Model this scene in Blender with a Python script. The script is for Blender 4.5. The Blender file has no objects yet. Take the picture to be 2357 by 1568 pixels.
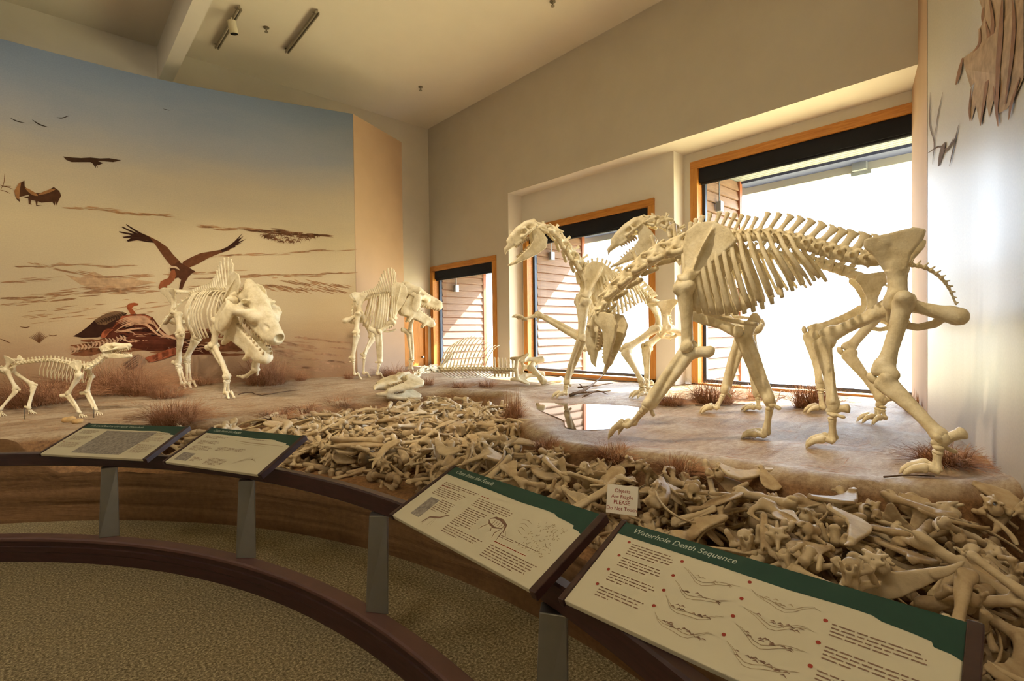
import bpy, bmesh, math, random
import numpy as np
from mathutils import Vector, Matrix

scene = bpy.context.scene
COL = scene.collection
random.seed(7)
RNG = np.random.default_rng(11)

# ------------------------------------------------------------------ camera
YAW, PITCH, ROLL, EYE = math.radians(42.2), math.radians(-0.93), 0.0125, 1.6
FPX, CX, CY = 1178.5, 1178.5, 784.0
_F = np.array([math.sin(YAW)*math.cos(PITCH), math.cos(YAW)*math.cos(PITCH), math.sin(PITCH)])
_R0 = np.array([math.cos(YAW), -math.sin(YAW), 0.0])
_D0 = -np.cross(_R0, _F)
_R = _R0*math.cos(ROLL) + _D0*math.sin(ROLL)
_D = _D0*math.cos(ROLL) - _R0*math.sin(ROLL)
CAM = np.array([0.0, 0.0, EYE])
cam_data = bpy.data.cameras.new('camera')
cam_data.sensor_width = 36.0
cam_data.lens = 18.0
cam_data.clip_start = 0.05
cam_data.clip_end = 500
cam = bpy.data.objects.new('camera', cam_data)
COL.objects.link(cam)
m = Matrix(((_R[0], -_D[0], -_F[0], 0), (_R[1], -_D[1], -_F[1], 0), (_R[2], -_D[2], -_F[2], EYE), (0, 0, 0, 1)))
cam.matrix_world = m
scene.camera = cam

# ------------------------------------------------------------------ world, sun, exposure
world = bpy.data.worlds.new('World')
scene.world = world
world.use_nodes = True
wn = world.node_tree.nodes
wn.clear()
wo = wn.new('ShaderNodeOutputWorld')
wb = wn.new('ShaderNodeBackground')
wb.inputs[0].default_value = (0.74, 0.85, 1.0, 1)
wb.inputs[1].default_value = 15.0
world.node_tree.links.new(wb.outputs[0], wo.inputs[0])

sun = bpy.data.lights.new('sun', 'SUN')
sun.energy = 30.0
sun.angle = 0.009
sun.color = (1.0, 0.93, 0.82)
sun_o = bpy.data.objects.new('sun', sun)
COL.objects.link(sun_o)
SUNDIR = Vector((1.0, -0.55, 0.94)).normalized()
sun_o.rotation_euler = SUNDIR.to_track_quat('Z', 'Y').to_euler()
sun_o.location = (20, -10, 20)

vs = scene.view_settings
vs.view_transform = 'Standard'
vs.look = 'None'
vs.gamma = 1.0
vs.use_curve_mapping = False
vs.exposure = 0.14

def lamp(name, kind, loc, target, energy, color, size=0.1, spot=60, blend=0.6):
    d = bpy.data.lights.new(name, kind)
    d.energy = energy
    d.color = color
    if kind == 'SPOT':
        d.spot_size = math.radians(spot)
        d.spot_blend = blend
        d.shadow_soft_size = size
    elif kind == 'AREA':
        d.shape = 'DISK'
        d.size = size
    else:
        d.shadow_soft_size = size
    o = bpy.data.objects.new(name, d)
    COL.objects.link(o)
    o.location = loc
    if target is not None:
        o.rotation_euler = (Vector(loc) - Vector(target)).to_track_quat('Z', 'Y').to_euler()
    return o

WARM = (1.0, 0.88, 0.69)
KEY = (1.0, 0.83, 0.58)
AMB = (1.0, 0.90, 0.76)
# track spots along the ceiling of the hall
lamp('track_spot', 'SPOT', (1.2, 3.6, 6.1), (3.9, 2.0, 2.0), 760, KEY, 0.06, 34, 0.8)
lamp('track_spot', 'SPOT', (2.0, 4.6, 6.2), (5.2, 3.8, 1.7), 560, WARM, 0.06, 40)
lamp('track_spot', 'SPOT', (0.4, 4.0, 6.2), (2.2, 8.6, 1.3), 520, WARM, 0.06, 44)
lamp('track_spot', 'SPOT', (2.0, 5.0, 6.2), (4.9, 8.2, 1.2), 330, WARM, 0.06, 40)
lamp('track_spot', 'SPOT', (1.4, 2.6, 6.2), (3.2, 5.2, 0.6), 560, KEY, 0.06, 40)
lamp('track_spot', 'SPOT', (-0.4, 3.6, 6.2), (0.0, 7.7, 0.9), 520, WARM, 0.06, 46)
lamp('track_spot', 'SPOT', (-2.0, 4.6, 6.2), (1.0, 9.6, 2.6), 320, WARM, 0.1, 74)
lamp('track_spot', 'SPOT', (1.0, 2.0, 6.2), (3.0, 1.0, 0.5), 130, WARM, 0.06, 34)
lamp('ambient_fill', 'AREA', (-2.5, 1.0, 6.4), (-2.5, 1.0, 0), 60, AMB, 1.2)  # unseen soft discs added for ambient light, here and below
lamp('ambient_fill', 'AREA', (-4.0, 6.0, 6.4), (-4.0, 6.0, 0), 60, AMB, 1.2)
lamp('ambient_fill', 'AREA', (0.5, -4.0, 6.4), (0.5, -4.0, 0), 60, AMB, 1.2)

# ------------------------------------------------------------------ measuring helpers (photo pixel -> point on a known surface)
def ray(x, y):
    return _F + _R*((x-CX)/FPX) + _D*((y-CY)/FPX)
def on_plane(x, y, n, c):
    n = np.array(n, float)
    r = ray(x, y)
    return CAM + r*((c - n@CAM)/(n@r))
def atX(x, y, X): return on_plane(x, y, (1, 0, 0), X)
def atY(x, y, Y): return on_plane(x, y, (0, 1, 0), Y)
def atZ(x, y, Z): return on_plane(x, y, (0, 0, 1), Z)
def proj(P):
    d = np.asarray(P, float) - CAM
    return CX + FPX*(d@_R)/(d@_F), CY + FPX*(d@_D)/(d@_F)

# ------------------------------------------------------------------ object helpers
def tag(o, label=None, cat=None, group=None, kind=None):
    if label: o['label'] = label
    if cat: o['category'] = cat
    if group: o['group'] = group
    if kind: o['kind'] = kind
    return o
def empty(name, loc=(0, 0, 0), rz=0.0, parent=None):
    o = bpy.data.objects.new(name, None)
    o.empty_display_size = 0.1
    COL.objects.link(o)
    o.location = loc
    o.rotation_euler = (0, 0, rz)
    if parent: o.parent = parent
    return o
def from_mesh(name, me, mat=None, parent=None, world=False):
    if mat and not me.materials: me.materials.append(mat)
    o = bpy.data.objects.new(name, me)
    COL.objects.link(o)
    if parent:
        o.parent = parent
        if world:
            o.matrix_parent_inverse = Matrix.Translation(-Vector(parent.location)) if parent.parent is None else Matrix.Identity(4)
    return o
def pydata(name, verts, faces, smooth=False):
    me = bpy.data.meshes.new(name)
    me.from_pydata([tuple(v) for v in verts], [], [tuple(f) for f in faces])
    me.update()
    if smooth:
        me.polygons.foreach_set('use_smooth', [True]*len(me.polygons))
    return me
class MB:
    """collects simple shapes into one mesh"""
    def __init__(s): s.v = []; s.f = []
    def add(s, V, Fs):
        n = len(s.v)
        s.v += [tuple(map(float, q)) for q in V]
        s.f += [tuple(i+n for i in q) for q in Fs]
        return s
    def box(s, a, b):
        (x0, y0, z0), (x1, y1, z1) = a, b
        V = [(x0,y0,z0),(x1,y0,z0),(x1,y1,z0),(x0,y1,z0),(x0,y0,z1),(x1,y0,z1),(x1,y1,z1),(x0,y1,z1)]
        return s.add(V, [(0,3,2,1),(4,5,6,7),(0,1,5,4),(1,2,6,5),(2,3,7,6),(3,0,4,7)])
    def obox(s, M, a, b):
        n = len(s.v)
        s.box(a, b)
        for i in range(n, len(s.v)): s.v[i] = tuple(M @ Vector(s.v[i]))
        return s
    def prism(s, poly, z0, z1):
        n = len(poly)
        V = [(p[0], p[1], z0) for p in poly] + [(p[0], p[1], z1) for p in poly]
        return s.add(V, [tuple(range(n-1, -1, -1)), tuple(range(n, 2*n))] + [(i, (i+1) % n, (i+1) % n + n, i+n) for i in range(n)])
    def tube(s, pts, rad, n=8, cap=True):
        pts = [Vector(p) for p in pts]
        if not hasattr(rad, '__len__'): rad = [rad]*len(pts)
        rings = []
        up = Vector((0, 0, 1))
        t0 = (pts[1]-pts[0]).normalized()
        side = t0.cross(up)
        if side.length < 1e-3: side = t0.cross(Vector((1, 0, 0)))
        side.normalize()
        V = []
        for i, p in enumerate(pts):
            t = (pts[min(i+1, len(pts)-1)]-pts[max(i-1, 0)]).normalized()
            side = (side - t*side.dot(t)).normalized()
            b = t.cross(side)
            for k in range(n):
                a = 2*math.pi*k/n
                V.append(p + (side*math.cos(a) + b*math.sin(a))*rad[i])
        Fs = []
        for i in range(len(pts)-1):
            for k in range(n):
                Fs.append((i*n+k, i*n+(k+1) % n, (i+1)*n+(k+1) % n, (i+1)*n+k))
        if cap:
            Fs.append(tuple(range(n-1, -1, -1)))
            Fs.append(tuple(range((len(pts)-1)*n, len(pts)*n)))
        return s.add(V, Fs)
    def mesh(s, name, smooth=False): return pydata(name, s.v, s.f, smooth)
    def build(s, name, mat, parent=None, smooth=False, world=True):
        return from_mesh(name, s.mesh(name, smooth), mat, parent, world)
def bevel(o, w=0.005, seg=2):
    b = o.modifiers.new('bevel', 'BEVEL')
    b.width = w
    b.segments = seg
    b.limit_method = 'ANGLE'
    return o

# ------------------------------------------------------------------ materials
def srgb(r, g, b):
    f = lambda c: (c/255/12.92) if c <= 10 else (((c/255)+0.055)/1.055)**2.4
    return (f(r), f(g), f(b), 1)
class Mat:
    def __init__(s, name, rough=0.6, spec=0.3, metal=0.0):
        s.m = bpy.data.materials.new(name)
        s.m.use_nodes = True
        s.nt = s.m.node_tree
        s.b = s.nt.nodes['Principled BSDF']
        s.b.inputs['Roughness'].default_value = rough
        s.b.inputs['Specular IOR Level'].default_value = spec
        s.b.inputs['Metallic'].default_value = metal
    def n(s, t, **kw):
        o = s.nt.nodes.new(t)
        for k, v in kw.items(): setattr(o, k, v)
        return o
    def l(s, a, b): s.nt.links.new(a, b)
    def coord(s, scale=(1, 1, 1), which='Object'):
        tc = s.n('ShaderNodeTexCoord')
        mp = s.n('ShaderNodeMapping')
        mp.inputs['Scale'].default_value = scale
        s.l(tc.outputs[which], mp.inputs[0])
        return mp.outputs[0]
    def noise(s, vec, scale=5, detail=4, rough=0.55, dist=0.0):
        t = s.n('ShaderNodeTexNoise')
        t.inputs['Scale'].default_value = scale
        t.inputs['Detail'].default_value = detail
        t.inputs['Roughness'].default_value = rough
        t.inputs['Distortion'].default_value = dist
        s.l(vec, t.inputs['Vector'])
        return t.outputs['Fac']
    def ramp(s, fac, stops):
        r = s.n('ShaderNodeValToRGB')
        e = r.color_ramp.elements
        while len(e) < len(stops): e.new(0.5)
        for k, (p, c) in enumerate(stops):
            e[k].position = p
            e[k].color = c
        s.l(fac, r.inputs[0])
        return r.outputs[0]
    def mix(s, fac, a, b, mode='MIX'):
        x = s.n('ShaderNodeMix', data_type='RGBA', blend_type=mode)
        for sock, v in ((x.inputs[0], fac), (x.inputs[6], a), (x.inputs[7], b)):
            if hasattr(v, 'links') or hasattr(v, 'is_linked'): s.l(v, sock)
            else: sock.default_value = v
        return x.outputs[2]
    def color(s, c):
        if isinstance(c, tuple): s.b.inputs['Base Color'].default_value = c
        else: s.l(c, s.b.inputs['Base Color'])
        return s
    def bump(s, h, strength=0.3, dist=0.01):
        b = s.n('ShaderNodeBump')
        b.inputs['Strength'].default_value = strength
        b.inputs['Distance'].default_value = dist
        s.l(h, b.inputs['Height'])
        s.l(b.outputs[0], s.b.inputs['Normal'])
        return s
def plain(name, c, rough=0.6, spec=0.3, metal=0.0, var=0.0, scale=6, bump=0.0):
    M = Mat(name, rough, spec, metal)
    if var or bump:
        v = M.coord()
        f = M.noise(v, scale, 5)
        d = tuple(x*(1-var) for x in c[:3]) + (1,)
        u = tuple(min(1, x*(1+var)) for x in c[:3]) + (1,)
        M.color(M.ramp(f, [(0.3, d), (0.7, u)]))
        if bump: M.bump(f, bump, 0.01)
    else:
        M.color(c)
    return M.m
# ================================================================== THE SETTING
CEIL = 6.6
M_wall = plain('warm_plaster', srgb(214, 206, 192), 0.85, 0.1, var=0.03, scale=2, bump=0.03)
M_wall2 = plain('window_wall_paint', srgb(202, 192, 176), 0.85, 0.1, var=0.03, scale=2, bump=0.03)
M_recess = plain('recess_paint', srgb(222, 214, 202), 0.85, 0.1, var=0.02, scale=2)
M_ceil = plain('ceiling_paint', srgb(220, 210, 192), 0.9, 0.05, var=0.02, scale=1.5)
M_tan = plain('tan_return_paint', srgb(174, 146, 120), 0.85, 0.1, var=0.04, scale=2)

def wood(name, c1, c2, rough=0.45, scale=(1, 1, 12)):
    M = Mat(name, rough, 0.35)
    v = M.coord(scale)
    f = M.noise(v, 3.0, 6, 0.6, 0.6)
    M.color(M.ramp(f, [(0.3, c1), (0.7, c2)]))
    M.bump(f, 0.05, 0.01)
    return M.m
M_oak = wood('oak_trim', srgb(176, 112, 42), srgb(206, 146, 70), 0.4, (14, 14, 1.2))
M_oakh = wood('oak_trim_across', srgb(170, 106, 42), srgb(204, 142, 68), 0.4, (14, 1.2, 14))
M_cedar = wood('cedar_plank', srgb(108, 82, 66), srgb(138, 108, 86), 0.6, (1.2, 10, 16))
M_post = wood('dark_stained_wood', srgb(120, 66, 40), srgb(150, 88, 56), 0.55, (14, 14, 1.2))
M_black = plain('black_shade_cloth', srgb(30, 32, 38), 0.7, 0.2, var=0.1, scale=8)
M_alu = plain('dark_window_metal', srgb(48, 58, 74), 0.4, 0.5, 0.3)
M_steel = plain('galvanised_steel', srgb(150, 155, 158), 0.4, 0.5, 0.7)

# carpet
Mc = Mat('carpet', 0.95, 0.05)
v = Mc.coord()
f1 = Mc.noise(v, 75, 3, 0.75)
f2 = Mc.noise(v, 3, 3)
c = Mc.ramp(f1, [(0.30, srgb(62, 54, 38)), (0.5, srgb(134, 120, 92)), (0.70, srgb(206, 190, 150))])
Mc.color(Mc.mix(0.12, c, Mc.ramp(f2, [(0.3, srgb(120, 110, 84)), (0.7, srgb(150, 128, 80))])))
Mc.bump(f1, 0.8, 0.012)
M_carpet = Mc.m

def struct(o): return tag(o, kind='structure')

struct(MB().box((-7.6, -7.1, -0.1), (7.1, 10.8, 0.0)).build('floor', M_carpet))
struct(MB().box((-7.7, -7.2, CEIL), (8.05, 10.9, CEIL+0.15)).build('ceiling', M_ceil))
struct(MB().box((-7.6, -7.2, 0), (8.0, -7.0, CEIL)).build('wall_front', M_wall))
struct(MB().box((-7.7, -7.2, 0), (-7.5, 10.9, CEIL)).build('wall_left', M_wall))

# back wall with a door near the corner
YB = 10.69
struct(MB().box((-7.6, YB, 0), (5.98, YB+0.2, CEIL)).box((6.86, YB, 0), (8.0, YB+0.2, CEIL))
       .box((5.98, YB, 2.02), (6.86, YB+0.2, CEIL)).build('wall_back', M_wall))
d = struct(empty('door_1', (6.42, YB, 0.0)))
MB().box((6.02, YB+0.02, 0.0), (6.82, YB+0.07, 1.98)).build('door_leaf', M_oak, d)
MB().box((5.94, YB-0.02, 0), (6.02, YB+0.08, 2.06)).box((6.82, YB-0.02, 0), (6.90, YB+0.08, 2.06)).box((6.02, YB-0.02, 1.98), (6.82, YB+0.08, 2.06)).build('door_frame', M_oak, d)
MB().tube([(6.74, YB+0.02, 1.02), (6.74, YB-0.03, 1.02), (6.74, YB-0.055, 1.02)], [0.02, 0.02, 0.028], 12).build('door_knob', M_steel, d, True)

# window wall: outer face, two stepped recesses
XW, X1, X2 = 7.0, 7.38, 7.70
XOS, XOM, XOB = 7.22, 7.60, 7.92
RT = 4.43
SM = (8.175, 10.645, 0.70, 3.22)     # outer trim of the small window: y0 y1 z0 z1
MD = (4.63, 7.73, 0.74, 3.76)
BG = (0.55, 4.165, 0.69, 4.28)
w = MB()
w.box((XW, -7.2, RT), (XOB, 7.79, CEIL))                    # above the recesses
w.box((XW, 7.79, SM[3]), (XOS, YB, CEIL))                   # above the small window
w.box((XW, 7.79, 0), (XOS, SM[0], SM[3]))
w.box((XW, SM[1], 0), (XOS, YB, SM[3]))
w.box((XW, SM[0], 0), (XOS, SM[1], SM[2]))
struct(w.build('wall_right', M_wall2))
w = MB()
w.box((XW+0.004, 7.788, 0), (XOM, 7.86, RT))
w.box((X1, 4.29, MD[3]), (XOM, 7.79, RT))
w.box((X1, 4.29, 0), (XOM, MD[0], MD[3]))
w.box((X1, MD[1], 0), (XOM, 7.79, MD[3]))
w.box((X1, MD[0], 0), (XOM, MD[1], MD[2]))
w.box((X2, -2.0, BG[3]), (XOB, 4.29, RT))
w.box((X2, -2.0, 0), (XOB, BG[0], BG[3]))
w.box((X2, BG[1], 0), (XOB, 4.29, BG[3]))
w.box((X2, BG[0], 0), (XOB, BG[1], BG[2]))
w.box((XW+0.02, 0.0, 0), (X2, 0.35, RT))
w.box((X1, 4.285, 0), (X2, 4.29, RT))
struct(w.build('wall_right_recess', M_recess))

# glass pane
Mg = Mat('window_glass', 0.03, 0.5)
Mg.nt.nodes.remove(Mg.b)
out = Mg.nt.nodes['Material Output']
tr = Mg.n('ShaderNodeBsdfTransparent')
tr.inputs[0].default_value = (0.95, 0.97, 0.97, 1)
gl = Mg.n('ShaderNodeBsdfGlossy')
gl.inputs['Roughness'].default_value = 0.02
lw = Mg.n('ShaderNodeLayerWeight')
lw.inputs[0].default_value = 0.5
pw = Mg.n('ShaderNodeMath', operation='POWER')
pw.inputs[1].default_value = 4.0
Mg.l(lw.outputs['Facing'], pw.inputs[0])
fr = Mg.n('ShaderNodeMath', operation='MULTIPLY_ADD')
fr.inputs[1].default_value = 0.5
fr.inputs[2].default_value = 0.025
Mg.l(pw.outputs[0], fr.inputs[0])
mx = Mg.n('ShaderNodeMixShader')
Mg.l(fr.outputs[0], mx.inputs[0]); Mg.l(tr.outputs[0], mx.inputs[1]); Mg.l(gl.outputs[0], mx.inputs[2]); Mg.l(mx.outputs[0], out.inputs[0])
M_glass = Mg.m

def make_window(k, x, dims, shade):
    y0, y1, z0, z1 = dims
    r = struct(empty('window_%d' % k, (x, (y0+y1)/2, z0)))
    t, xo = 0.115, 0.035
    bevel(MB().box((x-xo, y0, z0), (x+0.02, y0+t, z1-t)).build('jamb_trim', M_oak, r), 0.004)
    bevel(MB().box((x-xo, y1-t, z0), (x+0.02, y1, z1-t)).build('jamb_trim', M_oak, r), 0.004)
    bevel(MB().box((x-xo, y0, z1-t), (x+0.02, y1, z1)).build('head_trim', M_oakh, r), 0.004)
    bevel(MB().box((x-xo, y0, z0), (x+0.02, y1, z0+0.06)).build('sill', M_oakh, r), 0.004)
    # inner stop
    s = 0.04
    MB().box((x+0.02, y0+t-s, z0), (x+0.14, y0+t, z1-t)).box((x+0.02, y1-t, z0), (x+0.14, y1-t+s, z1-t)).box((x+0.02, y0+t, z1-t), (x+0.14, y1-t, z1-t+s)).build('inner_stop', M_oakh, r)
    fw = 0.05
    a0, a1, b0, b1 = y0+t, y1-t, z0+0.06, z1-t
    xf = x+0.14
    MB().box((xf, a0, b0), (xf+0.06, a0+fw, b1)).box((xf, a1-fw, b0), (xf+0.06, a1, b1)).box((xf, a0+fw, b1-fw), (xf+0.06, a1-fw, b1)).box((xf, a0+fw, b0), (xf+0.06, a1-fw, b0+fw)).build('sash_frame', M_alu, r)
    MB().box((xf+0.025, a0+fw, b0+fw), (xf+0.031, a1-fw, b1-fw)).build('pane', M_glass, r)
    MB().box((x+0.03, a0+0.005, b1-shade), (x+0.10, a1-0.005, b1-0.003)).build('shade_cassette', M_black, r)
    MB().tube([(x+0.075, a0+0.02, b1-shade-0.01), (x+0.075, a1-0.02, b1-shade-0.01)], 0.03, 10).build('rolled_shade', M_black, r, True)
    return r
make_window(1, XW, SM, 0.19)
make_window(2, X1, MD, 0.24)
make_window(3, X2, BG, 0.22)

# ------------------------------------------------------------------ outside: wing walls with lapped planks, eaves
def porch(k, yw, ztop, xs, xe, xr, z0, ynext):
    """wing wall standing out from the facade at the far jamb of a window, and the eave over the window"""
    r = struct(empty('wall_wing_%d' % k, (xs, yw+0.06, 0)))
    MB().box((xs, yw+0.03, 0), (xe, yw+0.14, ztop+0.3)).build('backing', M_post, r)
    ph = 0.172
    n = int((ztop+0.2-z0)/ph)
    q = MB().add([(xs, yw+0.03, 0), (xe, yw+0.03, 0), (xe, yw-0.024, 0.0), (xs, yw-0.024, 0.0), (xs, yw+0.03, ph-0.014), (xe, yw+0.03, ph-0.014), (xe, yw+0.006, ph-0.014), (xs, yw+0.006, ph-0.014)],
                 [(0, 1, 2, 3), (7, 6, 5, 4), (3, 2, 6, 7), (1, 5, 6, 2), (0, 3, 7, 4), (0, 4, 5, 1)])
    me = q.mesh('plank')
    me.materials.append(M_cedar)
    for i in range(n):
        o = from_mesh('plank', me, None, r, True)
        o.location = (0, 0, z0 + i*ph)
    MB().box((xe, yw-0.04, 0), (xe+0.09, yw+0.14, ztop+0.3)).build('corner_post', M_post, r)
    MB().box((xs+0.33, yw-0.11, ztop-0.50), (xs+0.43, yw-0.03, ztop-0.34)).build('junction_box', M_steel, r)
    MB().tube([(xs+0.38, yw-0.06, ztop-0.34), (xs+0.38, yw-0.06, ztop+0.16)], 0.012, 8).build('conduit', M_steel, r)
    e = struct(empty('trim_eave_%d' % k, (xr-0.3, (yw+ynext)/2, ztop)))
    MB().box((xr-0.09, ynext, ztop), (xr, yw+0.4, ztop+0.20)).build('fascia', M_cream, e)
    MB().box((xr-0.42, ynext, ztop+0.12), (xr-0.09, yw+0.03, ztop+0.20)).build('soffit_board', M_navy, e)
    x0 = xs+0.02
    while x0 < xr-0.5:
        MB().box((x0, ynext, ztop+0.16), (x0+0.082, yw+0.03, ztop+0.19)).build('soffit_slat', M_slat, e)
        x0 += 0.095
    MB().box((xs, ynext, ztop+0.20), (xr, yw+0.4, ztop+0.5)).build('roof_deck', M_alu, e)
M_cream = plain('fascia_paint', srgb(150, 148, 140), 0.7, 0.2)
M_navy = plain('soffit_board_paint', srgb(60, 66, 92), 0.7, 0.2)
M_slat = plain('soffit_slat_paint', srgb(120, 122, 118), 0.7, 0.2)
porch(1, 10.50, 3.13, XOS, 8.50, 8.95, 0.1, 7.80)
porch(2, 7.58, 3.63, XOM, 9.02, 9.35, 0.1, 4.30)
porch(3, 4.05, 4.06, XOB, 9.12, 9.60, 0.1, -1.0)
sb = MB().box((9.50, 2.15, 4.00), (9.58, 2.42, 4.06)).box((9.40, 2.19, 4.06), (9.52, 2.38, 4.19)).build('eave_light', M_steel)
tag(sb, 'small pale metal eave light fixed under the fascia outside the biggest window', 'light')

M_prairie = plain('dry_prairie_grass', srgb(214, 198, 150), 0.95, 0.05, var=0.18, scale=0.6)
struct(MB().box((7.97, -150, -0.3), (320, 200, -0.05)).build('ground_outside', M_prairie))

# beam
struct(MB().box((1.50, -7.0, 6.02), (1.70, YB, CEIL)).build('trim_beam', M_recess))
# ================================================================== DIORAMA PLATFORM
CEN = (-3.275, 1.857)
R_WALL = 5.278
def ss(a, b, x):
    t = np.clip((x-a)/(b-a), 0, 1)
    return t*t*(3-2*t)
# edge of the sunken bone bed (plan), running on beyond the front face
PIT = np.array([(-0.20, 6.20), (0.30, 6.12), (0.97, 5.86), (1.46, 5.74), (1.84, 5.86), (2.35, 5.95), (3.0, 6.30), (3.6, 6.55), (4.3, 6.45), (4.75, 5.95), (4.72, 5.3), (4.2, 4.6), (3.65, 3.9), (3.1, 3.22), (2.82, 2.75), (2.98, 2.25), (3.2, 1.75), (3.26, 1.0), (3.44, 0.57), (3.85, 0.14), (4.6, -0.4), (1.2, -1.2), (1.2, 3.6), (-0.6, 5.4)])
def poly_sd(P, poly):
    """signed distance to a polygon, positive inside"""
    x, y = P[:, 0], P[:, 1]
    d = np.full(len(P), 1e9)
    inside = np.zeros(len(P), bool)
    n = len(poly)
    for i in range(n):
        a, b = poly[i], poly[(i+1) % n]
        e = b-a
        w = P-a
        t = np.clip((w@e)/(e@e), 0, 1)
        q = w - t[:, None]*e
        d = np.minimum(d, np.hypot(q[:, 0], q[:, 1]))
        cond = (a[1] > y) != (b[1] > y)
        xi = (b[0]-a[0])*(y-a[1])/((b[1]-a[1]) if b[1] != a[1] else 1e-9)+a[0]
        inside ^= cond & (x < xi)
    return np.where(inside, d, -d)
_hash = RNG.random((64, 64))
def vnoise(x, y):
    xi, yi = np.floor(x).astype(int), np.floor(y).astype(int)
    fx, fy = x-xi, y-yi
    fx, fy = fx*fx*(3-2*fx), fy*fy*(3-2*fy)
    h = lambda a, b: _hash[a % 64, b % 64]
    return (h(xi, yi)*(1-fx)+h(xi+1, yi)*fx)*(1-fy) + (h(xi, yi+1)*(1-fx)+h(xi+1, yi+1)*fx)*fy - 0.5
def fbm(x, y, o=4):
    s = 0
    for k in range(o): s = s + vnoise(x*2**k+17*k, y*2**k+5*k)/2**k
    return s
PUD = np.array([(4.50, 4.52), (4.78, 4.12), (5.02, 3.62), (4.95, 3.30), (4.45, 3.05), (3.98, 2.80), (3.60, 2.92), (3.52, 3.14), (3.80, 3.45), (4.02, 3.90), (4.22, 4.30)])
def gz_np(X, Y, rough=True):
    X = np.asarray(X, float).ravel(); Y = np.asarray(Y, float).ravel()
    base = 0.72 + 0.10*ss(7.2, 9.0, Y)
    P = np.c_[X, Y]
    wob = 0.10*fbm(X*1.6, Y*1.6, 3)
    d = poly_sd(P, PIT) + wob
    depth = 0.285 - 0.03*ss(3.0, 4.6, Y)*ss(2.0, 3.2, X)
    w = 0.20 + 0.55*ss(4.3, 5.6, Y)*ss(2.2, 3.2, X)
    lip = 0.03*np.exp(-((d+0.10)/0.12)**2)
    z = base + lip - depth*ss(0.0, w, d)
    if rough:
        amp = 0.024 + 0.055*ss(-0.12, 0.05, d)*(1-0.5*ss(0.3, 0.6, d))
        pd = poly_sd(P, PUD)
        amp = amp*ss(0.05, 0.35, -pd)
        z = z + amp*fbm(X*2.2, Y*2.2, 5) - 0.014*ss(-0.12, 0.02, pd)
    return z
def gz(x, y): return float(gz_np([x], [y])[0])

Mgd = Mat('sandy_ground', 0.66, 0.25)
v = Mgd.coord((1.0, 1.0, 1.0))
v2 = Mgd.coord((0.55, 2.4, 1.0))
n1 = Mgd.noise(v2, 3.4, 8, 0.68, 0.8)
n2 = Mgd.noise(v, 34, 5, 0.7)
n3 = Mgd.noise(v, 1.1, 3, 0.5)
cA = Mgd.ramp(n1, [(0.30, srgb(112, 84, 58)), (0.43, srgb(160, 132, 100)), (0.60, srgb(192, 172, 142)), (0.75, srgb(150, 118, 84))])
cA = Mgd.mix(0.35, cA, Mgd.ramp(n2, [(0.35, srgb(108, 82, 60)), (0.65, srgb(192, 172, 144))]))
# the sunken bed is browner soil: follows height of the bed itself
sx = Mgd.n('ShaderNodeSeparateXYZ')
tc = Mgd.n('ShaderNodeTexCoord')
Mgd.l(tc.outputs['Object'], sx.inputs[0])
mr = Mgd.n('ShaderNodeMapRange')
mr.inputs[1].default_value = 0.735; mr.inputs[2].default_value = 0.685; mr.inputs[3].default_value = 0; mr.inputs[4].default_value = 1
Mgd.l(sx.outputs[2], mr.inputs[0])
cB = Mgd.ramp(n2, [(0.3, srgb(100, 70, 44)), (0.7, srgb(156, 116, 74))])
Mgd.color(Mgd.mix(mr.outputs[0], cA, cB))
Mgd.bump(n2, 0.5, 0.02)
M_ground = Mgd.m

# polar grid around the rail's centre
th = np.radians(np.arange(-42, 96.01, 0.42))
rr = [R_WALL+0.004]
while rr[-1] < 13.2: rr.append(rr[-1] + 0.028 + 0.0045*(rr[-1]-R_WALL))
rr = np.array(rr)
TT, RRg = np.meshgrid(th, rr, indexing='ij')
GX = CEN[0] + RRg*np.cos(TT); GY = CEN[1] + RRg*np.sin(TT)
ok = (GX < 7.85) & (GY < 10.8) & (GY > -0.9)
GX = np.minimum(GX, 7.69); GY = np.minimum(GY, 10.69)
GZ = gz_np(GX, GY).reshape(GX.shape)
GZ[:, 0] -= 0.012
idx = np.arange(GX.size).reshape(GX.shape)
fs = []
na, nb = GX.shape
for i in range(na-1):
    for j in range(nb-1):
        if ok[i, j] and ok[i+1, j] and ok[i, j+1] and ok[i+1, j+1]:
            fs.append((idx[i, j], idx[i, j+1], idx[i+1, j+1], idx[i+1, j]))
me = pydata('floor_diorama', np.c_[GX.ravel(), GY.ravel(), GZ.ravel()], fs, True)
g = from_mesh('floor_diorama', me, M_ground)
struct(g)
# stratified front face of the platform
Mst = Mat('layered_soil_face', 0.9, 0.1)
v = Mst.coord((0.25, 0.25, 2.2))
n1 = Mst.noise(v, 3.0, 7, 0.65, 0.5)
n2 = Mst.noise(Mst.coord(), 22, 5, 0.65)
cc = Mst.ramp(n1, [(0.28, srgb(84, 60, 40)), (0.36, srgb(108, 80, 54)), (0.55, srgb(122, 92, 64)), (0.75, srgb(106, 80, 54))])
Mst.color(Mst.mix(0.3, cc, Mst.ramp(n2, [(0.3, srgb(88, 60, 36)), (0.7, srgb(148, 112, 74))])))
Mst.bump(n1, 0.6, 0.03)
vs_, fs = [], []
nz = 26
for i, t in enumerate(th):
    top = GZ[i, 0]
    for k in range(nz+1):
        z = top*k/nz
        crack = sum(math.exp(-((z-zc-0.02*math.sin(t*7+zc*9))/0.008)**2) for zc in (0.13, 0.27, 0.39, 0.58))
        r = R_WALL + 0.012*math.sin(z*31+t*5)*0.4 + 0.012*crack + (0.0 if k < nz else 0.004)
        if k == nz-1: z = top-0.006
        vs_.append((CEN[0]+r*math.cos(t), CEN[1]+r*math.sin(t), z))
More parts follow.
